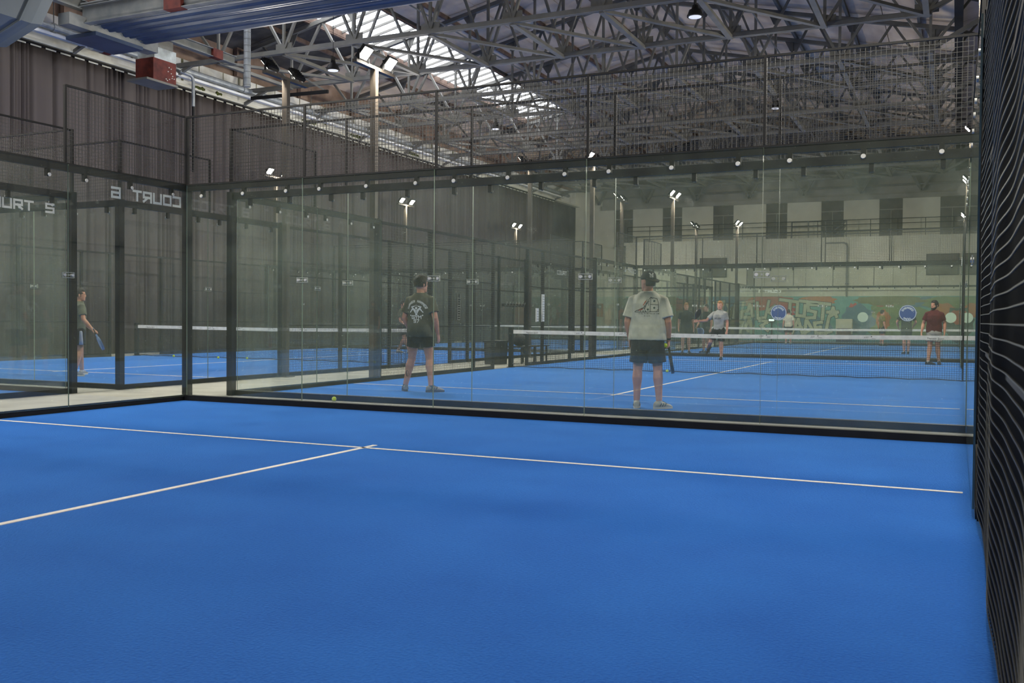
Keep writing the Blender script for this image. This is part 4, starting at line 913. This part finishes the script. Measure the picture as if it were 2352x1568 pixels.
    if so_.get('stripe'):
        for sd, sg in (('L', -1), ('R', 1)):
            h, k = J['h'+sd], J['k'+sd]; mb = MB(); pts = [bez(h, k, q)+V((sg*(wr+.004), 0, 0)) for q in (0, .2, .4, kz*.97)]; mb.limb(pts, [.03, .032, .036, .04], 10, True)
            for i, v in enumerate(mb.v): pass
            obj('side_stripe', mb.mesh('side_stripe', so_['stripe'], True), sho)
    # socks and shoes
    for sd in 'LR':
        a, fd, upf, sl = J['f'+sd]; k = J['k'+sd]; ud = (k-a).normalized()
        sc_ = P['socks']; mb = MB(); mb.limb([a+ud*sc_.get('h', .1), a+ud*.05, a, a-upf*.04+fd*.01], [.041, .039, .041, .042], 14); obj('sock', mb.mesh('sock', sc_['m'], True), t)
        sp_ = P['shoes']; mb = MB(); n = 14
        def ring(y, wd, z0, z1, x=0):
            c = a+fd*y+sl*x-upf*(.10); return [c+sl*(wd*cos(2*pi*i/n))+upf*((z0+z1)/2+(z1-z0)/2*sin(2*pi*i/n)) for i in range(n)]
        mb.loft([ring(y, wd, .012, z1) for y, wd, z1 in ((-.085, .012, .05), (-.078, .030, .085), (-.05, .039, .105), (0, .041, .110), (.05, .043, .098), (.10, .047, .078), (.15, .047, .062), (.19, .038, .05), (.212, .014, .036))])
        shoe = obj('shoe', finish(remesh(mb, .007, 2), 'shoe', sp_['m']), t)
        mb = MB(); out = []
        for i in range(24):
            u = 2*pi*i/24; y = .064+.154*cos(u); wd = (.047 if cos(u) > -.1 else .042)*abs(sin(u))**.6*(1 if sin(u) >= 0 else -1); out.append((y, wd))
        lo = [a+fd*y+sl*x-upf*.10 for y, x in out]; hi = [a+fd*y*1.0+sl*x-upf*.070 for y, x in out]
        mb.loft([lo, hi]) if fd.z == 0 else mb.loft([lo, hi]); obj('sole', mb.mesh('sole', sp_['sole']), shoe)
        mb = MB()
        for q in range(4): mb.beam(a+fd*(.045+.022*q)-sl*.026+upf*(.002-.011*q), a+fd*(.05+.022*q)+sl*.026+upf*(.002-.011*q), .007, .006, upv=upf)
        if 'trim' in sp_:
            for sg in (-1, 1):
                for q in range(3): mb.beam(a+fd*(-.02+.04*q)+sl*sg*.044-upf*.065, a+fd*(.01+.04*q)+sl*sg*.038-upf*.025, .012, .006, upv=sl)
        obj('laces', mb.mesh('laces', sp_.get('trim', sp_['sole'])), shoe)
    # hair, cap, beard
    if P.get('hair'):
        mb = MB(); hk = P.get('hairk', 1.0)
        mb.loft([[hd(hs(q)) for q in ell_ring((0, yo-.012-.02*max(0, 1.70-z)/.1, z), a*1.07*hk+.004, b*1.0*hk, 20, 2.1)] for z, a, b, yo in [(zz,)+tuple(prof(min(zz, 1.775), HEADT)) for zz in (1.625, 1.645, 1.67, 1.70, 1.73, 1.755, 1.775)]][:-1]+[[hd(hs(q)) for q in ell_ring((0, -.01, 1.797), .032, .042, 20)]])
        mb.loft([[hd(hs(q)) for q in ell_ring((0, .012, z), a, b, 16, 2.2)] for z, a, b in ((1.728, .066, .088), (1.75, .066, .088), (1.78, .05, .07), (1.80, .025, .04))])
        ho = obj('hair', finish(remesh(mb, .007, 2), 'hair', HAIRM[P['hair']], .008, (60, 60, 30)), t)
        if P.get('beard'):
            mb = MB(); mb.loft([[hd(hs(q)) for q in ell_ring((0, yo, z), a, b, 16)] for z, a, b, yo in ((1.535, .03, .034, .056), (1.555, .05, .058, .046), (1.58, .062, .068, .034), (1.60, .067, .062, .030), (1.625, .074, .04, .012))])
            obj('beard', finish(remesh(mb, .006, 2), 'beard', HAIRM[P['hair']], .004, (60, 60, 60)), ho)
    return t, so, hd, hs, Rh, J
def decal(name, polys, par, o, ux, uy, ray, mt, off=.0025):
    """flat print laid onto the cloth of PAR: POLYS in the plane (o, ux, uy), dropped along RAY"""
    me = par.data; bvh = BVHTree.FromPolygons([v.co for v in me.vertices], [p.vertices[:] for p in me.polygons])
    o, ux, uy, ray = V(o), V(ux), V(uy), V(ray); mb = MB()
    for k, p in enumerate(polys):
        vs = []
        for a, b in p:
            q = o+ux*a+uy*b; h = bvh.ray_cast(q, ray)
            if h[0] is None: vs = None; break
            vs.append(h[0]-ray*(off+.00012*(k % 7)))
        if vs: mb.add(vs, [list(range(len(vs)))])
    return obj(name, mb.mesh(name, mt), par)
def racket(loc, axis, face, label, cf, cg, s=1.0):
    """padel racket: LOC is the hand grip, AXIS points grip to head, FACE the normal of the hitting face"""
    ax = V(axis).normalized(); fn = (V(face)-ax*V(face).dot(ax)).normalized(); sd = ax.cross(fn)
    t = thing('padel_racket', label, 'racket', loc)
    def pl(pts, th): 
        mb = MB(); A = [sd*x+ax*y+fn*th for x, y in pts]; B = [sd*x+ax*y-fn*th for x, y in pts]; n = len(pts)
        mb.add(A+B, [list(range(n)), list(range(n, 2*n))[::-1]]+[(i, n+i, n+(i+1) % n, (i+1) % n) for i in range(n)]); return mb
    head = [(.128*sin(u)*(1 if cos(u) > -.2 else 1-.30*(-cos(u)-.2)), .245+.135*cos(u)) for u in [2*pi*i/32 for i in range(32)]]
    obj('face', pl(head, .018).mesh('face', cf), t)
    fr = MB()
    for (x0, y0), (x1, y1) in zip(head, head[1:]+head[:1]): fr.beam(sd*x0+ax*y0, sd*x1+ax*y1, .012, .040, upv=fn)
    obj('frame', fr.mesh('frame', cg), t)
    hm = MB()
    for y in (.17, .205, .24, .275, .31):
        for x in (-.07, -.035, 0, .035, .07): hm.cyl(sd*x+ax*y-fn*.0188, sd*x+ax*y+fn*.0188, .005, n=8)
    obj('hole', hm.mesh('hole', INK), t, kind='stuff')
    tm = MB(); tm.beam(ax*.05, sd*.045+ax*.125, .022, .03, upv=fn); tm.beam(ax*.05, -sd*.045+ax*.125, .022, .03, upv=fn); obj('throat', tm.mesh('throat', cg), t)
    obj('handle', MB().cyl(-ax*.07, ax*.06, .016, .015, 12).mesh('handle', INK), t); obj('butt_cap', MB().cyl(-ax*.08, -ax*.068, .02, n=12).mesh('butt_cap', cg), t); return t
WHITEC = cloth('white tee', (226, 224, 208)); GREYC = cloth('grey olive tee', (104, 104, 90)); GREYC2 = cloth('grey tee', (104, 108, 94)); LGREY = cloth('light grey tee', (168, 168, 164)); MAROON = cloth('maroon tee', (86, 34, 36)); CHAR = cloth('charcoal shirt', (48, 52, 56)); OCHRE = cloth('ochre shirt', (120, 112, 60)); CREAMC = cloth('cream tee', (214, 208, 186)); BLKS = cloth('black shorts', (34, 35, 38)); NAVY = cloth('navy shorts', (36, 40, 50)); GRYS = cloth('pale grey shorts', (150, 148, 140)); BLUSH = cloth('light blue shorts panel', (176, 184, 198)); OLV = cloth('dark olive top', (58, 66, 60))
WSOCK = cloth('white sock', (216, 214, 206)); GSOCK = cloth('blue grey sock', (92, 100, 112)); DSOCK = cloth('dark sock', (40, 42, 44))
WSHOE = cloth('white trainer', (206, 202, 188)); GSHOE = cloth('grey trainer', (158, 154, 146)); DSHOE = cloth('dark trainer', (38, 38, 44)); SOLEW = mat('pale sole', rgb(214, 206, 188), .7); SOLED = mat('dark sole', rgb(62, 66, 74), .7)
# --- man in the white tee, seen from behind
wm = person('person seen from behind in oversized white tee, dark shorts and backward black cap', (6.13, 2.06), R(4), 1.82, dict(
    J=dict(hL=(-.10, 0, .90), hR=(.10, 0, .90), kL=(-.135, .02, .50), kR=(.135, .02, .50), aL=(-.135, -.02, .10), aR=(.165, -.02, .10), sL=(-.20, 0, 1.42), sR=(.20, 0, 1.42), eL=(-.27, -.02, 1.14), eR=(.27, -.02, 1.14), wL=(-.255, .07, .90), wR=(.262, .07, .90)),
    fat=1.1, head=52, footL=10, footR=-38, handR=dict(curl=.9, d=(0, .1, -1)), handL=dict(curl=.5, d=(.05, .1, -1)), vox=.0065,
    shirt=dict(m=WHITEC, bag=1.05, hem=.90, gap=.02, minw=.195, flare=.02, sleeve=.80, sr=.078, cuff=1.12, fold=.013, seed=3), shorts=dict(m=NAVY, len=.74, r=.118), socks=dict(m=WSOCK, h=.15), shoes=dict(m=WSHOE, sole=SOLEW, trim=SOLED)), voxel=.008)
t, so, hd, hs, Rh, J = wm
# cap worn backwards with interlaced letters
mb = MB(); mb.loft([[hd(hs(q)) for q in ell_ring((0, -.006, z), a, b, 22, 2.1)] for z, a, b in ((1.682, .082, .106), (1.71, .083, .107), (1.745, .076, .098), (1.775, .056, .075), (1.79, .028, .036), (1.794, .006, .008))])
capm = cloth('black cap', (40, 41, 40)); cap = obj('cap', mb.mesh('cap', capm, True), t)
mb = MB(); vis = []
for i in range(13):
    u = pi*i/12; vis.append((.078*cos(u), -.085-.085*sin(u), 1.690-.045*sin(u)))
lo = [hd(hs((.078*cos(pi*i/12), -.06-.03*sin(pi*i/12), 1.694))) for i in range(13)]; hi = [hd(hs(p)) for p in vis]
mb.add(lo+hi, [(i, i+1, 14+i, 13+i) for i in range(12)]); vo = obj('visor', mb.mesh('visor', capm, True), cap); q = vo.modifiers.new('t', 'SOLIDIFY'); q.thickness = .006
hb = MB(); hb.loft([[hd(hs(q)) for q in ell_ring((0, -.028, z), a, b, 18, 2.1)] for z, a, b in ((1.60, .056, .062), (1.63, .066, .074), (1.69, .072, .082))]); obj('hair', hb.mesh('hair', HAIRM['brown'], True), t)
bad = Rh@V((-.32, -1, 0)).normalized(); side = V((0, 0, 1)).cross(-bad).normalized()*-1
ny = stroke_quads([[(-.018, -.026), (-.018, .026), (.018, -.026), (.018, .026)], [(-.026, .024), (0, 0), (.026, .024)], [(0, 0), (0, -.028)]], .0075, .006)
ux = (-bad).cross(V((0, 0, 1))).normalized()
decal('cap_monogram', ny, cap, hd(hs((0, 0, 1.733)))+bad*.3, ux, (0, 0, 1), -bad, BOLT, .004)
# back print: tumbling dice
bx = lambda a, b: (a, b)
dice = [[(.10, .10), (.06, .12), (.055, -.13), (.19, -.13), (.185, .04), (.16, .10), (.10, .12), (.055, .125)], [(.055, 0), (.12, -.005), (.185, -.01)], [(.055, .125), (.02, .07), (-.06, -.06), (-.22, -.13)], [(.0, .09), (-.03, .02)], [(-.20, -.125), (-.12, -.085), (-.03, -.07), (.0, .03), (.04, .06)], [(-.22, -.14), (-.05, -.14), (.055, -.135)], [(-.05, -.07), (.01, .02)], [(-.02, -.13), (-.045, -.07)], [(.03, -.02), (.03, .05)], [(-.12, -.135), (-.10, -.09), (-.16, -.12)], [(.165, -.125), (.18, -.09)]]
PO, PUX = (.02, -.6, 1.365), (1, 0, 0)
decal('back_print', stroke_quads([[(x*.76, y*.72) for x, y in l] for l in dice], .0055, .012), so, PO, PUX, (0, 0, 1), (0, 1, 0), INK)
decal('back_print_dots', [disc_poly(.09, .042, .014, 10), disc_poly(.093, -.046, .014, 10), disc_poly(.012, -.068, .014, 10), disc_poly(-.025, -.025, .009, 8), disc_poly(-.05, -.088, .008, 8), disc_poly(-.018, -.09, .008, 8), disc_poly(.0, .018, .008, 8)], so, PO, PUX, (0, 0, 1), (0, 1, 0), GB['dark'])
decal('back_print_red', stroke_quads([[(-.046, -.01), (-.018, .04)], [(-.105, -.078), (-.06, -.064)]], .012, .01), so, PO, PUX, (0, 0, 1), (0, 1, 0), GB['red'], .003)
cap_l = strokes('ITS ALL IN THE DICE OF TIME', -.118, -.128, .0066, .014, .0036)
decal('back_print_caption', stroke_quads(cap_l, .0022), so, PO, PUX, (0, 0, 1), (0, 1, 0), GREYC); decal('back_print_date', stroke_quads(strokes('NO LIMITS', -.04, -.155, .006, .008, .003), .0018), so, PO, PUX, (0, 0, 1), (0, 1, 0), GREYC)
WP = M.Translation((6.13, 2.06, 0))@M.Rotation(R(4), 4, 'Z')@M.Scale(1.82/1.78, 4)
hp = WP@(J['wR']+V((.0, .01, -.085)))
racket(hp, (.06, .35, -.93), (.9, .3, .1), 'dark maroon padel racket hanging from the hand of the white shirted man', mat('racket maroon', rgb(92, 40, 56), .4), mat('racket dark', rgb(34, 30, 34), .4))
mb = MB(); wr = J['wR']; fd_ = (J['eR']-wr).normalized(); mb.cyl(wr+fd_*.012, wr+fd_*.036, .033, n=16); obj('wristband', mb.mesh('wristband', BLKS, True), t)
pk = WP@V((.225, .02, .83)); q = thing('padel_ball', 'yellow ball bulging from the pocket of the dark shorts', 'ball', pk, 'padel balls'); mb = MB(); mb.ell((0, 0, 0), .033, .033, .033, n=18, k=12); obj('felt', mb.mesh('felt', BALL, True), q)
# --- man in the gym shirt
gm = person('person seen from behind in grey olive tee printed GYM 97 and black shorts', (2.03, 3.06), R(0), 1.85, dict(
    J=dict(hL=(-.10, 0, .91), hR=(.10, 0, .91), kL=(-.175, .03, .50), kR=(.155, .02, .50), aL=(-.255, -.02, .10), aR=(.205, -.02, .10), eL=(-.275, -.03, 1.15), eR=(.275, -.03, 1.15), wL=(-.235, .10, .92), wR=(.272, .06, .90)),
    hair='brown', hairk=1.06, head=-24, footL=38, footR=-42, handR=dict(curl=.3), handL=dict(curl=.9, n=(.8, .6, 0)), vox=.0065, fat=1.02,
    shirt=dict(m=GREYC, hem=.855, gap=.018, minw=.188, flare=.03, sleeve=.72, sr=.074, cuff=1.12, fold=.010, seed=8), shorts=dict(m=BLKS, len=.52, r=.110), socks=dict(m=GSOCK, h=.12), shoes=dict(m=GSHOE, sole=SOLED, trim=SOLED)), voxel=.008)
t, so, hd, hs, Rh, J = gm
PO = (.0, -.6, 1.26); arc = []
for i, ch in enumerate('TURNER HAMMER'):
    a = R(165-12.3*i); c_, s_ = cos(a), sin(a)
    for qd in stroke_quads(strokes(ch, -.009, -.012, .016, .024, 0), .006, .012): arc.append([(1.3*(c_*.125+x*s_+y*c_), 1.25*(s_*.115+.0-x*c_+y*s_)) for x, y in qd])
decal('arched_lettering', arc, so, PO, (1, 0, 0), (0, 0, 1), (0, 1, 0), LET)
em = []
for sx in (-1, 1):
    for k in range(4): em += stroke_quads([[(sx*.008, -.035+.012*k), (sx*(.045+.006*k), .02+.008*k), (sx*(.085-.018*k), -.02+.024*k)]], .012, .012)
em += [disc_poly(0, .03, .016, 10), disc_poly(0, -.048, .015, 10)]+stroke_quads([[(-.03, .045), (-.015, .06)], [(.03, .045), (.015, .06)], [(0, .055), (0, .07)]], .005)
decal('chest_emblem', [[(x*1.3, y*1.25) for x, y in q] for q in em], so, PO, (1, 0, 0), (0, 0, 1), (0, 1, 0), LET)
decal('gym_lettering', stroke_quads(strokes('GYM', -.08, -.125, .044, .045, .014), .012, .012)+stroke_quads(strokes('97', -.042, -.185, .034, .045, .018), .011, .012)+[disc_poly(-.105, -.075, .011, 8), disc_poly(.105, -.075, .011, 8)], so, PO, (1, 0, 0), (0, 0, 1), (0, 1, 0), LET)
mb = MB(); kL, aL = J['kL'], J['aL']; tat = noise_mat('tattoo ink', rgb(70, 62, 60), rgb(110, 84, 74), 40, 4, .7)
bo = [c for c in t.children if c.name.startswith('body')][0]
decal('calf_tattoo', [[(x, z) for x, z in disc_poly(.0, 0, .026, 10, .05)]], bo, bez(kL, aL, .55)+V((.012, -.3, 0)), (1, 0, 0), (0, 0, 1), (0, 1, 0), tat)
# --- man on the curtain side court with a racket low at his side
lm = person('person in grey tee and dark shorts with pale side panel on the curtain side court', (-5.88, 3.25), R(-30), 1.70, dict(
    J=dict(kL=(-.15, .06, .50), kR=(.13, .0, .50), aL=(-.22, .10, .10), aR=(.20, -.12, .10), eL=(-.26, .02, 1.16), wL=(-.20, .20, 1.02), eR=(.31, .03, 1.16), wR=(.40, .18, .96)),
    hair='brown', head=-15, footL=50, footR=-45, skin=SK2, handR=dict(curl=1.1, n=(-.7, .3, -.2)), lean=(0, .03),
    shirt=dict(m=GREYC2, hem=.90, gap=.014, minw=.168, sleeve=.70, sr=.072, fold=.008, seed=5), shorts=dict(m=BLKS, len=.66, r=.112, stripe=BLUSH), socks=dict(m=WSOCK, h=.14), shoes=dict(m=GSHOE, sole=SOLEW, trim=BLUSH)), voxel=.009)
t, so, hd, hs, Rh, J = lm
LP = M.Translation((-5.88, 3.25, 0))@M.Rotation(R(-30), 4, 'Z')@M.Scale(1.70/1.78, 4)
hp = LP@(J['wR']+(J['wR']-J['eR']).normalized()*.075)
racket(hp, (.42, .17, -.88), (.48, .75, .40), 'white and blue padel racket pointing down, held by the curtain side player', mat('racket white', rgb(196, 204, 208), .4), mat('racket blue', rgb(90, 120, 160), .4))
# --- ginger player beyond the net, one leg kicked back
gp = person('ginger haired person in light grey tee and black shorts beyond the net', (3.34, 18.7), R(168), 1.76, dict(
    J=dict(kR=(.22, .10, .55), aR=(.44, -.16, .36), kL=(-.09, .02, .49), aL=(-.09, -.01, .10), eR=(.36, .12, 1.20), wR=(.56, .28, 1.18), eL=(-.26, -.03, 1.15), wL=(-.30, .06, .90)),
    hair='ginger', head=6, footL=14, tiltR=(.45, .25, -.85), handR=dict(curl=1.1, f=(0, -.2, 1), n=(-.2, 1, 0)), lean=(-.05, 0),
    shirt=dict(m=LGREY, hem=.93, gap=.014, sleeve=.72, sr=.072, fold=.012, seed=2), shorts=dict(m=BLKS, len=.80, r=.112), socks=dict(m=WSOCK, h=.12), shoes=dict(m=DSHOE, sole=DSHOE)), voxel=.009)
t, so, hd, hs, Rh, J = gp
decal('chest_lettering', stroke_quads(strokes('ATLEX', -.095, -.02, .030, .04, .010), .009, .012), so, (-.02, .6, 1.27), (-1, 0, 0), (0, 0, 1), (0, -1, 0), INK)
GPm = M.Translation((3.34, 18.7, 0))@M.Rotation(R(168), 4, 'Z')@M.Scale(1.76/1.78, 4)
racket(GPm@(J['wR']+V((.07, .05, .01))), (.30, .1, .93), (1, -.35, -.3), 'black padel racket held upright by the ginger haired player', mat('racket black', rgb(30, 30, 32), .4), mat('racket grey', rgb(60, 60, 62), .4))
# --- man in maroon
mm = person('bearded person in maroon tee and pale grey shorts walking on the far side', (9.32, 19.1), R(186), 1.78, dict(
    J=dict(kR=(.11, .06, .50), aR=(.15, .12, .10), kL=(-.10, .0, .49), aL=(-.14, -.04, .10), eL=(-.27, -.02, 1.15), wL=(-.26, .08, .90), eR=(.28, -.03, 1.15), wR=(.33, .06, .90)),
    hair='dark', hairk=1.07, beard=True, head=-40, footR=60, footL=4, fat=1.08, skin=SK2, handL=dict(curl=.5), handR=dict(curl=.6),
    shirt=dict(m=MAROON, hem=.90, gap=.016, minw=.18, sleeve=.66, sr=.074, fold=.008, seed=6), shorts=dict(m=GRYS, len=.62, r=.116), socks=dict(m=WSOCK, h=.16), shoes=dict(m=DSHOE, sole=DSHOE)), voxel=.009)
# --- distant players
def far(label, loc, rz, H, shirt, shorts, hair, J=None, **k):
    d = dict(J=J or {}, hair=hair, shirt=dict(m=shirt, gap=.016, minw=.17, fold=.008, sleeve=.7, sr=.073), shorts=dict(m=shorts, len=.7, r=.114), socks=dict(m=k.pop('sock', WSOCK)), shoes=dict(m=k.pop('shoe', DSHOE), sole=DSHOE)); d.update(k)
    return person(label, loc, rz, H, d, voxel=.011)
far('dark clothed person with ginger hair standing between the white shirted man and the ginger player', (1.03, 23.7), R(200), 1.80, CHAR, BLKS, 'ginger')
p7 = far('dark clothed person with dark hair holding a blue racket low', (1.52, 24.7), R(150), 1.76, CHAR, BLKS, 'dark', dict(eR=(.27, .06, 1.15), wR=(.20, .26, .98)), handR=dict(curl=1.0))
P7 = M.Translation((1.52, 24.7, 0))@M.Rotation(R(150), 4, 'Z')
racket(P7@(p7[5]['wR']+V((-.03, .06, -.04))), (.72, -.3, -.6), (.2, 1, .2), 'blue rimmed padel racket held low by a dark clothed player', mat('racket navy', rgb(60, 80, 130), .4), mat('racket sky', rgb(140, 160, 200), .4))
far('distant person in cream tee standing before the graffiti lettering', (1.95, 41.0), R(10), 1.78, CREAMC, BLKS, 'brown', shoe=WSHOE)
far('distant person in ochre top at the end of the far court, between the blue stickers', (6.5, 41.2), R(-60), 1.76, OCHRE, CHAR, 'dark')
far('dark olive clothed person half hidden behind the blue sticker near the maroon tee', (8.2, 28.2), R(15), 1.80, OLV, OLV, 'dark', dict(aL=(-.07, -.02, .10), kL=(-.08, 0, .49), eL=(-.33, .02, 1.18), wL=(-.26, .14, 1.0), eR=(.33, .02, 1.18), wR=(.26, .14, 1.0), aR=(.07, -.02, .10), kR=(.08, 0, .49)))
far('person stepping on the curtain side court, seen through mesh beside the gym shirt', (-6.9, 17.2), R(-95), 1.74, GREYC2, BLKS, 'dark', dict(kR=(.10, .16, .52), aR=(.11, .34, .12), kL=(-.10, -.02, .49), aL=(-.11, -.28, .12), eR=(.25, .05, 1.14), wR=(.24, .24, 1.0)), shoe=WSHOE, footR=0, footL=0)
